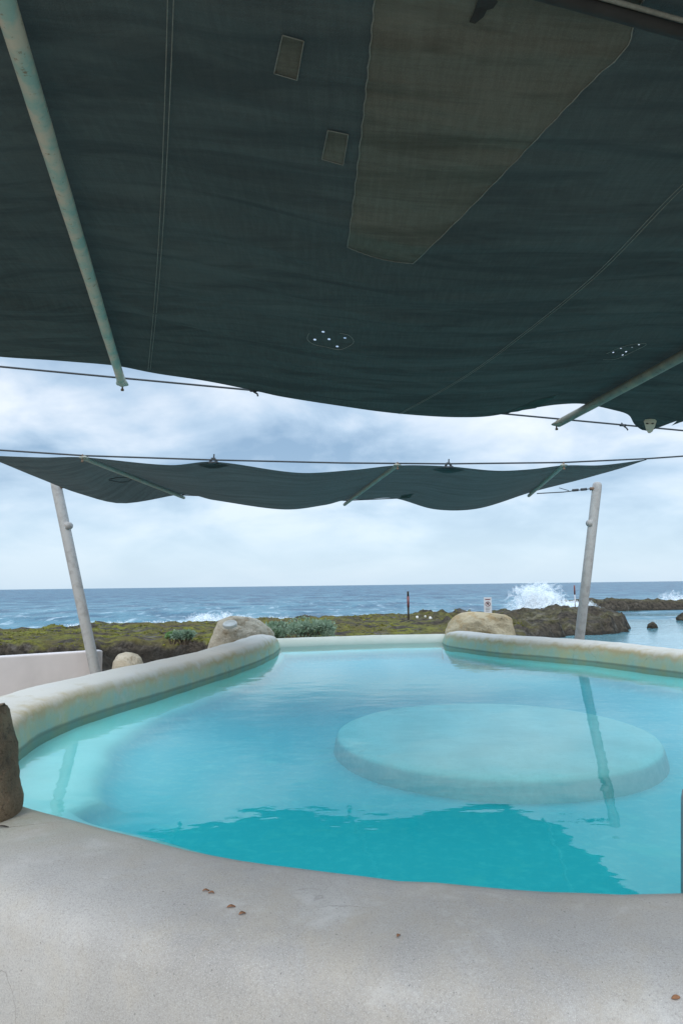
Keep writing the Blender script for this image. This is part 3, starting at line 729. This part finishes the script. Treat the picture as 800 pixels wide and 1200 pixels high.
# corner plate with two holes at the hanging corner
def corner_plate():
    c = on_sail(760.5, 496, .012); X = Vector((1, 0, 0)); Y = (near_pt(1.3, .05) - near_pt(1.3, 0.0)).normalized()
    toc = (EYE - c).normalized(); nrm = toc; c = c + toc * .10 - Vector((0, 0, .015))
    X = (X - nrm * X.dot(nrm)).normalized(); Y = nrm.cross(X)
    if Y.z < 0: Y = -Y
    s = 6.0 / 800
    out_ = [(-7, 6), (-5.5, 8), (0, 8.5), (5.5, 8), (7.5, 6), (6, 0), (3.5, -6), (1, -8), (-1.5, -8), (-4, -4)]
    v = [c + X*a*s*.95 + Y*b*s for a, b in out_] + [c + X*a*s*.95 + Y*b*s + nrm*.006 for a, b in out_]; n = 10
    o_ = mesh('corner_plate', v, [tuple(range(n)), tuple(range(2*n-1, n-1, -1))] + [(i, (i+1) % n, n+(i+1) % n, n+i) for i in range(n)], M['plate'], canopy, False)
    for sx in (-1, 1):
        q = [(c + X*s*(sx*2.9 + 1.7*math.cos(a)) + Y*s*(3.2 + .75*math.sin(a) + sx*.3*math.cos(a)) + nrm*.0085) for a in [k*math.pi/5 for k in range(10)]]
        mesh('slot', q, [tuple(range(10))], M['black'], canopy, False)
corner_plate()
near_cab = [Lc + cd * t for t in (-1.4, -.5, 0, .15, .301, .6, .9, 1, 1.145, 1.6, 2.2)]
cable('support_cable', near_cab, .008, 'thin dark cable along the far hem of the overhead sail')
for px, py in ((298, 460), (730, 494)):       # ties from hem to cable
    p = on_wall(px, py, Lc, Rc); u = (p - Lc).dot(cdir) / clen; q = Lc + cd * u
    b = MB(); b.tube([q + Vector((-.02, 0, .02)), q + Vector((0, -.012, -.018)), q + Vector((.025, 0, -.03)), q + Vector((.03, -.01, -.05))], .007, 6); b.tube([q + Vector((-.035, 0, 0)), q + Vector((.02, 0, -.004))], .012, 6)
    b.build('tie', M['wire'], sail)

# --- the second sail across the pool
ZF = 2.5
N0, N1 = at(0, 528, ZF), at(800, 535, ZF)
F1, F3 = at(213, 580, 2.57), at(620, 577, 2.57)
nearpx = [(0, (-22, 533.5)), (.12, (50, 536)), (.2, (100, 536)), (.30, (200, 545)), (.345, (250, 541)), (.44, (350, 554)), (.49, (410, 551)), (.55, (463, 545.5)), (.635, (525, 546.5)), (.70, (580, 551.5)), (.75, (620, 550)), (.8, (658, 545.5)), (.9, (705, 545)), (1, (757, 538.5))]
farpx = [(0, (-22, 534.5)), (.06, (0, 541.5)), (.11, (50, 562)), (.14, (95, 579)), (.165, (145, 590)), (.2, (213, 579.5)), (.25, (250, 586)), (.37, (330, 597)), (.48, (380, 592)), (.55, (405, 586)), (.60, (430, 585)), (.635, (462, 584)), (.69, (510, 597)), (.74, (560, 596)), (.8, (620, 577.5)), (.87, (680, 562)), (.94, (722, 550)), (1, (757, 539.5))]
def edge(tab, a, b, lift=0):
    return [(t, on_wall(px, py, a, b)) for t, (px, py) in tab]
E0 = edge(nearpx, N0, N1)
cornerL, cornerR = E0[0][1], E0[-1][1]
E1 = []
for t, (px, py) in farpx:
    if t == 0: p = cornerL.copy()
    elif t == 1: p = cornerR.copy()
    elif t < .2: p = on_wall(px, py, cornerL, F1)
    elif t > .8: p = on_wall(px, py, F3, cornerR)
    else: p = on_wall(px, py, F1, F3)
    E1.append((t, p))
def tabv(E, t): return Vector([smooth_table([(a, p[k]) for a, p in E], t) for k in range(3)])
fv = []; ff = []; NU2, NV2 = 180, 30
for i in range(NU2 + 1):
    t = i / NU2; a, b = tabv(E0, t), tabv(E1, t); bay = 0
    for lo, hi in ((0, .2), (.2, .55), (.55, .8), (.8, 1)):
        if lo <= t <= hi: bay = math.sin(math.pi * (t - lo) / (hi - lo))
    for j in range(NV2 + 1):
        s = j / NV2; p = a.lerp(b, s)
        p.z += -.03 * bay * math.sin(math.pi * s) + .012 * math.sin(math.pi * s) * noise.noise((t * 14, s * 6, 3)); fv.append(p)
for i in range(NU2):
    for j in range(NV2): a = i*(NV2+1) + j; ff.append((a, a+1, a+NV2+2, a+NV2+1))
sail2 = thing('shade_sail', (0, 9, 2.5), 'narrow scalloped dark grey green shade sail strung between the leaning posts', 'shade sail', 'dark green shade sails')
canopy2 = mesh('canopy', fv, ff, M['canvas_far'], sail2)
bvh2 = BVHTree.FromPolygons(fv, ff)
lowz = Vector((0, 0, -.03))
for a_, b_ in (((100, 535), (213, 580)), ((464, 544), (405, 588)), ((659, 544), (620, 578))):
    A = on_wall(a_[0], a_[1], N0, N1); B = on_wall(b_[0], b_[1], F1, F3); d_ = (B - A).normalized()
    spar(A - d_ * .02 + lowz * .6, B + d_ * .14 + lowz, .026, M['spar_grey'], sail2)
# hem reinforcements and cable ties
for px, py in ((250, 540.5), (525, 546)):
    p = on_wall(px, py, N0, N1); b = MB()
    b.tube([p + Vector((-.035, 0, -.01)), p + Vector((-.012, 0, .03)), p + Vector((.012, 0, .03)), p + Vector((.035, 0, -.01))], .012, 8); b.tube([p + Vector((-.05, -.01, -.015)), p + Vector((.05, -.01, -.015))], .012, 8); b.tube([p + Vector((.004, 0, .02)), p + Vector((.008, 0, .075))], .008, 6)
    b.build('cable_tie', M['wire'], sail2)
    X = [on_sail(px - 19, py + 3.5, .006, bvh2), on_sail(px, py + .8, .006, bvh2), on_sail(px + 19, py + 4.5, .006, bvh2), on_sail(px + 4, py + 8, .006, bvh2), on_sail(px - 5, py + 8, .006, bvh2)]
    if all(X): mesh('corner_patch', X, [(0, 1, 2, 3, 4)], M['canvas_far'], canopy2, False)
q = [on_sail(a, b, .006, bvh2) for a, b in ((470, 580), (484, 578), (480, 583), (468, 584.0))]
if all(q): o_ = mesh('patch', q, [(0, 1, 2, 3)], M['pale_patch'], canopy2, False); o_['label'] = 'pale patch at the hem'
# the cut slit with a black edge in the left bay
q = [on_sail(a, b, .007, bvh2) for a, b in ((128, 561), (138, 559), (150, 559), (155, 561), (150, 564), (140, 564.5), (128, 562))]
if all(q): MB().tube(q, .004, 6).build('slit_edge', M['black'], canopy2)
ends = [N0 + (N1 - N0) * -.45, N0 + (N1 - N0) * -.2] + [on_wall(px, py, N0, N1) for px, py in ((0, 527.5), (100, 534), (250, 539), (400, 542.5), (463, 543), (525, 543.5), (658, 542), (757, 537.5), (800, 534.5))] + [N0 + (N1 - N0) * 1.35 + Vector((0, 0, .05)), N0 + (N1 - N0) * 1.7 + Vector((0, 0, .15))]
cable('support_cable', ends, .009, 'thin dark cable along the near hem of the scalloped far sail')
fp = [F1, on_wall(300, 584, F1, F3), on_wall(405, 586.5, F1, F3), on_wall(462, 584, F1, F3), on_wall(530, 582, F1, F3), F3]
cable('hem_cable', fp, .008, 'thin dark wire along the seaward hem of the scalloped far sail')

# ------------------------------------------------------------------ leaning posts
def post(top, bot, rad_, knob_px, label, side):
    top, bot = Vector(top), Vector(bot); ax_ = (bot - top).normalized()
    low = bot + ax_ * ((-.75 - bot.z) / ax_.z)
    t = thing('leaning_post', low, label, 'post', 'leaning grey posts holding the sails')
    b = MB(); pts = [top - ax_ * .0, top + ax_ * .03, top + ax_ * .10] + [top.lerp(low, k / 12) for k in range(1, 13)]
    b.tube(pts, [rad_ * .80, rad_ * .95, rad_] + [rad_] * 12, 20); b.build('shaft', M['post'], t)
    c = MB(); c.tube([top - ax_ * .012, top + ax_ * .012], [rad_ * .55, rad_ * .84], 20); c.build('cap', M['post'], t)
    k = at_y(knob_px[0], knob_px[1], top.y - .02); foot = top + ax_ * ((k - top).dot(ax_)); dr = (k - foot).normalized()
    kb = MB(); kb.tube([foot, foot + dr * (rad_ + .02)], .025, 10); kb.tube([k + Vector((0, -.05, 0)), k + Vector((0, .05, 0))], .058, 14); kb.build('bracket', M['post'], t)
    e = MB(); p0 = top + ax_ * .10 + Vector((side * rad_ * .9, -.02, 0)); e.tube([p0 - Vector((side*.03, 0, 0)), p0 + Vector((side * .05, 0, 0))], .028, 10); e.build('eye_bolt', M['rust'], t)
    return p0 + Vector((side * .05, 0, 0))
pl = post(at_y(65, 563, 10.2), at_y(112, 787, 10.2), .076, (80, 616), 'leaning grey post at the left corner of the pool by the white wall', 1)
pr_ = post(at_y(699.5, 566, 11.2), at_y(678, 752, 11.2), .076, (691, 613), 'leaning grey post standing behind the right rim of the pool', -1)
def tie_wire(a, b, label):
    m_ = MB(); m_.tube([a, a.lerp(b, .5) + Vector((0, 0, -.015)), b], .009, 6)
    for t in (.72, .88): p = a.lerp(b, t); m_.tube([p - (b-a).normalized()*.05, p + (b-a).normalized()*.05], .022, 8)
    p = a.lerp(b, .60); m_.tube([p, p + Vector((-.16, 0, .05))], .006, 5)
    tag(m_.build('tie_wire', M['wire'], origin=a), label, 'wire')
tie_wire(F3 + Vector((.12, 0, -.02)), pr_, 'short wire with turnbuckle from the right post to the sail')
tie_wire(F1 + Vector((-.12, 0, .0)), pl, 'short wire from the left post up to the sail')

# ------------------------------------------------------------------ white wall on the left
wa, wb = at(121, 762, .17), at(0, 769.5, .17); wdir = (wb - wa); wdir.z = 0; wdir.normalize(); wn = Vector((wdir.y, -wdir.x, 0))
if wn.y < 0: wn = -wn
b = MB(); c_ = wa + wdir * 3 + wn * .09; c_.z = -.30
b.box(c_, (6, .18, .94), (wdir, wn, Vector((0, 0, 1))))
wl = thing('garden_wall', (wa + wdir * 3).xy.to_3d() + Vector((0, 0, -.77)), 'low smooth pinkish white wall behind the left post', 'wall')
bevel(b.build('wall_body', M['wall'], wl, False), .025, 3)

# ------------------------------------------------------------------ boulders
def rock(name, c, size, mat, label, cat='boulder', seed=0, amp=.18, freq=1.6, group=None, warp=None, sub=5, facets=0):
    bm = bmesh.new(); bmesh.ops.create_icosphere(bm, subdivisions=sub, radius=1); rr_ = random.Random(seed)
    planes = []
    for _ in range(facets):
        d = Vector((rr_.uniform(-1, 1), rr_.uniform(-1, 1), rr_.uniform(-.3, 1))).normalized(); planes.append((d, rr_.uniform(.70, .92)))
    o3 = Vector((seed * 3.1, seed * 1.7, seed * .9)); vs = []
    for v_ in bm.verts:
        p = v_.co.copy()
        for d, k in planes:
            e = p.dot(d)
            if e > k: p -= d * (e - k) * .92
        p *= 1 + amp * noise.fractal(p * freq + o3, 1, 2, 3) + .05 * noise.fractal(p * 5 + o3, .9, 2, 4)
        if warp: p = warp(p)
        vs.append(Vector(c) + Vector((p.x * size[0], p.y * size[1], p.z * size[2])))
    fs = [tuple(v_.index for v_ in f_.verts) for f_ in bm.faces]; bm.free()
    o_ = mesh(name, vs, fs, mat, origin=c); return tag(o_, label, cat, group)
# profile boulders: silhouettes turned into solid lumps of stone
def lump(name, prof, depth, yc, mat, label, seed, cat='boulder', n=26, amp=.05, front=1.0):
    """prof: rows (px_left, px_right, py) from top to bottom at distance yc; every row becomes an uneven ring"""
    rows_ = []; S = 40; v = []; f = []; base = None
    tabL = [(py, l) for l, r_, py in prof]; tabR = [(py, r_) for l, r_, py in prof]; y0, y1 = prof[0][2], prof[-1][2]
    for j in range(n):
        py = y0 + (y1 - y0) * (j / (n - 1)); l, r_ = smooth_table(tabL, py), smooth_table(tabR, py)
        A, B = at_y(l, py, yc), at_y(r_, py, yc); m_ = (A + B) / 2; hw = (B - A).length / 2; s = j / (n - 1)
        dd = depth * (1 - (1 - s) ** 2.2 * .75)
        for k in range(S):
            a = 2 * math.pi * k / S; ca, sa = math.cos(a), math.sin(a)
            q = .86; cx_ = math.copysign(abs(ca) ** q, ca); sy_ = math.copysign(abs(sa) ** q, sa)
            p = Vector((m_.x + hw * cx_, m_.y + dd * .5 * sy_ * front, m_.z)); e = amp * noise.fractal(p * 2.2 + Vector((seed, 0, seed)), 1, 2, 4) + amp * .35 * noise.fractal(p * 9 + Vector((seed, 0, seed)), .9, 2, 3)
            v.append(p + Vector((cx_ * e * .6, sy_ * e * 2.2, e * .7)))
    for j in range(n - 1):
        for k in range(S): f.append((j*S + k, j*S + (k+1) % S, (j+1)*S + (k+1) % S, (j+1)*S + k))
    cen = sum(v, Vector((0, 0, 0))) / len(v); rq = random.Random(seed); ext_ = Vector((max(abs(p.x - cen.x) for p in v), max(abs(p.y - cen.y) for p in v), max(abs(p.z - cen.z) for p in v)))
    for _ in range(16):
        d = Vector((rq.uniform(-1, 1), rq.uniform(-1, .3), rq.uniform(-.1, 1))).normalized(); kk = rq.uniform(.80, .98)
        for p in v:
            q = Vector(((p.x - cen.x) / ext_.x, (p.y - cen.y) / ext_.y, (p.z - cen.z) / ext_.z)); e_ = q.dot(d) - kk
            if e_ > 0: p -= Vector((d.x * ext_.x, d.y * ext_.y, d.z * ext_.z)) * e_ * .9
    topc = Vector((0, 0, 0))
    for k in range(S): topc += v[k] / S
    v.append(topc + Vector((0, 0, .01))); f += [(k, (k+1) % S, len(v) - 1) for k in range(S)]
    f.append(tuple((n-1)*S + k for k in range(S)))
    bc = at_y(sum(prof[-1][:2]) / 2, prof[-1][2], yc)
    return tag(mesh(name, v, f, mat, origin=bc), label, cat)
lump('boulder', [(270, 291, 722.0), (262, 302, 724), (257, 309, 729), (252, 317, 737), (249, 321, 745), (246, 322.5, 757), (244, 322.5, 772)], 1.0, 12.15, M['grey_rock'], 'large grey beige boulder at the end of the left pool rim', 3)
lump('boulder', [(552, 572, 716.0), (541, 583, 717.5), (533, 590, 721), (526, 597, 727), (521, 602, 736), (517, 607, 747), (515, 610, 762)], 1.2, 13.35, M['tan_rock'], 'smooth sandy tan boulder at the end of the right pool rim', 8)
lump('boulder', [(147, 156, 765.3), (140, 163, 768), (135, 167, 775), (132, 170, 788)], .5, 10.6, M['grey_rock'], 'small rounded pale boulder peeking over the left pool rim', 5, amp=.03)
# upright stone on the near rim, cut by the left edge of the picture
def upright():
    c = at_y(-12, 957, 3.10); v = []; f = []; S, n = 36, 30
    prof_ = [(962, 21), (950, 24.5), (938, 26), (915, 21.5), (890, 18.5), (865, 13), (845, 8), (836, 4), (831, -2), (828.5, -9)]
    tab = [(py, x) for py, x in sorted(prof_)]
    for j in range(n):
        py = 962 + (828.5 - 962) * j / (n - 1); B = at_y(smooth_table(tab, py) - 5, py, 3.10); hw = B.x - c.x; 
        for k in range(S):
            a = 2*math.pi*k/S; p = Vector((c.x + hw * math.cos(a), 3.10 + (.10 + hw*.75) * math.sin(a), B.z))
            e = .018 * noise.fractal(p * 7, 1, 2, 4); v.append(p + Vector((math.cos(a)*e*.6, math.sin(a)*e*1.5, e*.5)))
    for j in range(n-1):
        for k in range(S): f.append((j*S+k, j*S+(k+1) % S, (j+1)*S+(k+1) % S, (j+1)*S+k))
    f.append(tuple(range(S))); f.append(tuple((n-1)*S+k for k in range(S)))
    tag(mesh('boulder', v, f, M['brown_rock'], origin=(c.x, 3.1, .1)), 'rough brown upright stone standing on the near pool rim', 'boulder')
upright()
# rocks standing in the lagoon
rock('lagoon_rock', at(764, 737.5, SEA) + Vector((0, 0, .08)), (.21, .22, .24), M['dark_rock'], 'small round dark rock standing alone in the lagoon', 'rock', 4, .2, 1.8, sub=4)
rock('lagoon_rock', at(803, 728, SEA) + Vector((0, 0, .10)), (.46, .4, .34), M['dark_rock'], 'dark rock in the lagoon cut by the right picture edge', 'rock', 6, .2, 1.8, sub=4)
# white disc on the left boulder
db = at_y(269.5, 731.5, 11.62); X = Vector((1, 0, 0)); Nn = Vector((-.05, -.40, .91)).normalized(); X = (X - Nn * X.dot(Nn)).normalized(); Y = Nn.cross(X)
b = MB(); S = 28
pr2 = [(.118, -.03), (.122, .008), (.115, .02), (.095, .022), (.09, .016), (.0, .02)]
vv = [db + X*r_*math.cos(2*math.pi*k/S) + Y*r_*math.sin(2*math.pi*k/S) + Nn*z for r_, z in pr2[:-1] for k in range(S)]
b.add(vv, [(j*S+k, j*S+(k+1) % S, (j+1)*S+(k+1) % S, (j+1)*S+k) for j in range(4) for k in range(S)] + [tuple(4*S+k for k in range(S))])
tag(b.build('stone_disc', M['disc'], origin=db), 'flat round whitish disc lying on the left boulder', 'disc')
# pale stones on the rocks near the marker post
for i, (px, py, s, lab) in enumerate(((488.5, 723.5, .11, 'leftmost of the four white lumps on the rocks by the marker'), (498, 722.5, .08, 'smallest white lump on the rocks right of the marker'), (504, 724.5, .12, 'largest white lump on the rocks right of the marker'), (512.5, 727, .09, 'rightmost of the four white lumps on the rocks by the marker'))):
    p = at_y(px, py, 29.5)
    rock('white_stone', p, (s * .5, s * .5, s * .62), M['white_stone'], lab, 'stone', 20 + i, .25, 1.6, 'white lumps on the shore rocks', sub=3)

# ------------------------------------------------------------------ marker, sign, flag pole
def tpost(name, px, ptop, pbot, y, parts, label, cat):
    a, b_ = at_y(px, ptop, y), at_y(px, pbot, y); t = thing(name, b_ - Vector((0, 0, .25)), label, cat); H_ = a.z - b_.z + .25
    for (k0, k1, r_, mt, nm_) in parts: MB().tube([b_ + Vector((0, 0, -.25 + H_*k0)), b_ + Vector((0, 0, -.25 + H_*k1))], r_, 12).build(nm_, mt, t)
    return t
tpost('marker_post', 478.5, 693, 728, 29.6, [(0, .55, .042, M['dark_rock'], 'lower_shaft'), (.55, .86, .050, M['red'], 'red_band'), (.86, 1, .042, M['dark_rock'], 'top')], 'thin dark post with a red band on the shore rocks', 'marker post')
tpost('marker_pole', 673.5, 686, 708, 33, [(0, .62, .028, M['sign_white'], 'shaft'), (.62, 1, .036, M['red'], 'red_top')], 'thin pole with a red top beyond the rocky mound', 'marker pole')
def sign():
    y = 24.0; c = at_y(571.2, 709.5, y); t = thing('warning_sign', (c.x, y, -.55), 'small white warning sign with a red emblem behind the tan boulder', 'sign')
    W, H_ = .27, .56
    MB().tube([(c.x, y + .03, -.7), (c.x, y + .03, c.z + .2)], .025, 8).build('pole', M['post'], t)
    bd = bevel(MB().box((c.x, y, c.z), (W, .02, H_)).build('board', M['sign_white'], t, False), .006)
    def flat(pts, nm, mt, dy=-.0125): mesh(nm, [(c.x + a, y + dy, c.z + b_) for a, b_ in pts], [tuple(range(len(pts)))], mt, bd, False)
    ring = MB(); ring.tube([(c.x + .078*math.cos(k*math.pi/10), y - .013, c.z + .05 + .078*math.sin(k*math.pi/10)) for k in range(21)], .012, 6, False); ring.tube([(c.x - .05, y - .013, c.z + .10), (c.x + .05, y - .013, c.z)], .010, 6); ring.build('emblem', M['red'], bd)
    flat([(.032*math.cos(k*math.pi/6) , .06 + .042*math.sin(k*math.pi/6)) for k in range(12)], 'figure', M['black'], -.0125)
    flat([(-.09, .19), (.09, .19), (.09, .225), (-.09, .225)], 'heading_bar', M['red'])
    for k in range(3): flat([(-.085, -.10 - k*.05), (.085 - .02*k, -.10 - k*.05), (.085 - .02*k, -.085 - k*.05), (-.085, -.085 - k*.05)], 'text_line', M['dark_rock'])
sign()

# ------------------------------------------------------------------ plants
def shrub(name, c, size, n, leaf, mats, label, seed, stems=14):
    rr_ = random.Random(seed); t = thing(name, (c[0], c[1], c[2] - size[2]), label, 'shrub'); st = MB(); lf = MB()
    clumps = [(Vector((rr_.uniform(-1, 1) * .85, rr_.uniform(-1, 1) * .8, rr_.uniform(-.3, .75))), rr_.uniform(.22, .42)) for _ in range(stems * 2)]
    base = Vector((c[0], c[1], c[2] - size[2]))
    for q, r_ in clumps:
        q = Vector((q.x, q.y, min(q.z, .95 * math.sqrt(max(.05, 1 - q.x*q.x*.9))-.15)))
        cc = Vector((c[0] + q.x*size[0], c[1] + q.y*size[1], c[2] + q.z*size[2]))
        st.tube([base + Vector((q.x*size[0]*.4, q.y*size[1]*.4, -.1)), base.lerp(cc, .6) + Vector((q.x*.1, 0, 0)), cc], [.014, .010, .005], 5, False)
        for _ in range(n // (stems * 2)):
            d = Vector((rr_.gauss(0, 1), rr_.gauss(0, 1), rr_.gauss(0, 1))).normalized() * (rr_.random() ** .4) * r_
            p = cc + Vector((d.x*size[0], d.y*size[1], d.z*size[2])); up_ = (d.normalized() + Vector((rr_.uniform(-.6, .6), rr_.uniform(-.6, .6), rr_.uniform(.1, .9)))).normalized()
            s_ = up_.cross(Vector((rr_.uniform(-1, 1), rr_.uniform(-1, 1), rr_.uniform(-1, 1)))).normalized(); l_ = leaf * rr_.uniform(.6, 1.3); nn = up_.cross(s_) * l_ * .12
            lf.add([p, p + up_*l_*.5 + s_*l_*.26 + nn, p + up_*l_, p + up_*l_*.5 - s_*l_*.26 + nn], [(0, 1, 2, 3)])
    st.build('stems', M['stem'], t); lf.build('foliage', mats, t, False)
shrub('silver_shrub', at_y(352, 741, 16.6), (.78, .55, .30), 5200, .065, M['silver_leaf'], 'wide silvery green shrub just beyond the far pool edge', 2, 20)
shrub('green_shrub', at_y(306, 744, 16.2), (.30, .4, .26), 900, .065, M['green_leaf'], 'darker green shrub half hidden by the left boulder', 12, 8)
shrub('coastal_shrub', at_y(216, 745, 18.9), (.30, .28, .14), 1200, .065, M['silver_leaf'], 'small grey green shrub on the mossy rock left of the boulder', 5, 9)
shrub('coastal_shrub', at_y(203, 746, 19.3), (.18, .2, .11), 400, .065, M['green_leaf'], 'small leafy green tuft left of the grey green shrub', 6, 5)
# low salt plants on the rock tops
def cover():
    rr_ = random.Random(11); b = MB(); cnt = 0
    while cnt < 9000:
        x = rr_.uniform(-24, 7); y = rr_.uniform(18.5, 36.5)
        if noise.fractal((x * .55, y * .9, 4.2), 1, 2, 4) < (.05 if x < 2 else .2): continue
        z = shore_z(x, y)
        if z < -.72: continue
        cnt += 1
        p = Vector((x, y, z - .02))
        for _ in range(2):
            a = rr_.uniform(0, 6.28); h = rr_.uniform(.015, .05); wd = rr_.uniform(.02, .055); dx_ = Vector((math.cos(a), math.sin(a), 0)); ln = Vector((rr_.uniform(-.05, .05), rr_.uniform(-.05, .05), h))
            b.add([p - dx_*wd, p + dx_*wd, p + dx_*wd*.5 + ln, p - dx_*wd*.5 + ln * .8], [(0, 1, 2, 3)])
    tag(b.build('ground_cover', M['cover_leaf'], smooth=False), kind='stuff')
cover()

# ------------------------------------------------------------------ breaking waves
def make_mist():
    m = Mat('sea_mist'); tr = m.n('ShaderNodeBsdfTransparent'); d = m.n('ShaderNodeBsdfDiffuse'); d.inputs[0].default_value = (.9, .92, .93, 1)
    t = m.n('ShaderNodeBsdfTranslucent'); t.inputs[0].default_value = (.9, .92, .93, 1)
    a = m.n('ShaderNodeMixShader'); a.inputs[0].default_value = .45; m.l(d.outputs[0], a.inputs[1]); m.l(t.outputs[0], a.inputs[2])
    x = m.n('ShaderNodeMixShader'); x.inputs[0].default_value = .24; m.l(tr.outputs[0], x.inputs[1]); m.l(a.outputs[0], x.inputs[2])
    m.l(x.outputs[0], m.out.inputs['Surface']); return m.m
M['mist'] = make_mist()
def spray(name, blobs, seed):
    """blobs: (centre, size xyz, count, droplet size): leaning jets of fine drops with a thin mist about them"""
    rr_ = random.Random(seed); b = MB(); mi = MB()
    def bit(B, p, r_):
        d = [Vector((rr_.gauss(0, 1), rr_.gauss(0, 1), rr_.gauss(0, 1))).normalized() * r_ for _ in range(3)]
        B.add([p + q for q in d], [(0, 1, 2)])
    for c, s, n_, dsz in blobs:
        C0 = Vector(c); nj = max(5, int(s[0] * 5)); jets = []
        for k in range(nj):
            x = max(-1, min(1, rr_.gauss(0, .48))); jets.append((x * s[0], rr_.uniform(-1, 1) * s[1] * .5, s[2] * (1 - x*x*.75) * rr_.uniform(.35, 1.0), rr_.uniform(-.25, .45), rr_.uniform(.10, .24) * (1 + s[2] * .3)))
        for k in range(n_):
            jx, jy, jh, lean, jw = rr_.choice(jets); h = rr_.random() ** 1.35
            w_ = jw * (.7 + 1.1 * h); p = C0 + Vector((jx + lean * jh * h + rr_.gauss(0, w_), jy + rr_.gauss(0, w_), h * jh + rr_.gauss(0, .05)))
            bit(b, p, dsz * rr_.uniform(.22, .75) * (1.1 - .5 * h))
            if k % 3:
                h = rr_.random() ** 1.6; w_ = jw * 1.6
                p = C0 + Vector((jx + lean * jh * h + rr_.gauss(0, w_), jy + rr_.gauss(0, w_), h * jh * .95)); bit(mi, p, rr_.uniform(.12, .34) * min(1, .35 + s[2] * .4))
    o_ = tag(b.build(name, M['spray'], smooth=False), kind='stuff')
    mi.build('mist', M['mist'], o_, smooth=False)
def sp_at(px, py, y): p = at_y(px, py, y); return (p.x, p.y, SEA - .05)
spray('wave_spray', [(sp_at(627, 720, 44), (1.4, 1.0, 2.45), 11000, .045), (sp_at(650, 720, 44), (1.8, 1.0, 1.8), 14000, .045), (sp_at(640, 720, 43.5), (2.6, .8, 1.4), 14000, .045), (sp_at(596, 722, 43), (2.4, .6, .65), 900, .09)], 3)
spray('far_spray', [(sp_at(792, 716, 62), (2.0, 1.0, 1.4), 1400, .05), (sp_at(814, 716, 62), (2.6, 1, 1.4), 1400, .05)], 5)
spray('wave_foam', [(sp_at(262, 727, 40.5), (2.4, .6, .75), 3500, .07), (sp_at(292, 726, 41.5), (2.6, .7, .45), 2200, .07), (sp_at(324, 725, 43), (2.0, .6, .32), 900, .07), (sp_at(245, 727, 41), (1.6, .5, .6), 1200, .07), (sp_at(125, 734, 37), (2.4, .6, .45), 1500, .10), (sp_at(210, 730, 39), (2.5, .6, .4), 1200, .10), (sp_at(20, 728, 44), (5, .5, .3), 1200, .10)], 9)

# ------------------------------------------------------------------ handrail, leaves
hb = thing('hand_rail', at(812, 1058, .12), 'grey metal hand rail beside the pool at the right picture edge', 'hand rail')
p0 = at_y(807, 1054, 2.34); tp = at_y(807, 926, 2.34); x0 = tp.x
pts = [Vector((p0.x, 2.34, .02)), Vector((x0, 2.34, tp.z - .05)), Vector((x0 + .006, 2.34, tp.z - .015)), Vector((x0 + .03, 2.335, tp.z)), Vector((x0 + .10, 2.33, tp.z + .006)), Vector((x0 + .45, 2.28, tp.z + .01)), Vector((x0 + .50, 2.27, tp.z - .02)), Vector((x0 + .51, 2.27, tp.z - .06)), Vector((x0 + .51, 2.27, .05))]
MB().tube(spline(pts, 60), .028, 16).build('rail_tube', M['steel'], hb)

rim_bvh = None
for o_ in bpy.data.objects:
    if o_.name == 'coping':
        off = wloc(o_); rim_bvh = BVHTree.FromPolygons([v_.co + off for v_ in o_.data.vertices], [tuple(p.vertices) for p in o_.data.polygons])
def leaf(px, py, ln, wd, ang, mat, label, name='dead_leaf', cat='leaf'):
    h = rim_bvh.ray_cast(EYE, ray(px, py))
    if h[0] is None: return
    p = h[0] + h[1] * .004; nrm = h[1]; X = Vector((math.cos(ang), math.sin(ang), 0)); X = (X - nrm * X.dot(nrm)).normalized(); Y = nrm.cross(X); v = []; f = []; n = 8
    for i in range(n + 1):
        t = i / n; hw = wd * math.sin(math.pi * min(1, t * .96 + .02)) ** .8 * .5
        for k in (-1, 0, 1): v.append(p + X * (t - .5) * ln + Y * k * hw + nrm * (.002 * abs(k) + .003 * math.sin(t * 4)))
    for i in range(n):
        for k in range(2): a = i*3 + k; f.append((a, a+1, a+4, a+3))
    o_ = mesh(name, v, f, mat, origin=p); m_ = o_.modifiers.new('thick', 'SOLIDIFY'); m_.thickness = .0015
    tag(o_, label, cat, 'small fallen leaves on the pool rim' if cat == 'leaf' else None)
G_ = M['leaf_dead']
leaf(241.5, 1045, .022, .009, .3, G_, 'upper leaf of the orange brown pair on the left of the rim')
leaf(247.5, 1047.5, .020, .009, 2.9, G_, 'lower leaf of the orange brown pair on the left of the rim')
leaf(271, 1064, .026, .012, .3, G_, 'left leaf of the orange brown pair nearer the camera')
leaf(284, 1072, .022, .012, .5, G_, 'right leaf of the orange brown pair nearer the camera')
leaf(467, 1098, .016, .009, 1.0, G_, 'lone faint tan leaf in the middle of the near rim')
leaf(791, 1170, .022, .010, .2, G_, 'orange leaf at the right picture edge of the rim')
leaf(3, 970, .05, .012, .2, M['twig'], 'dark curled twig on the rim below the upright stone', 'twig', 'twig')
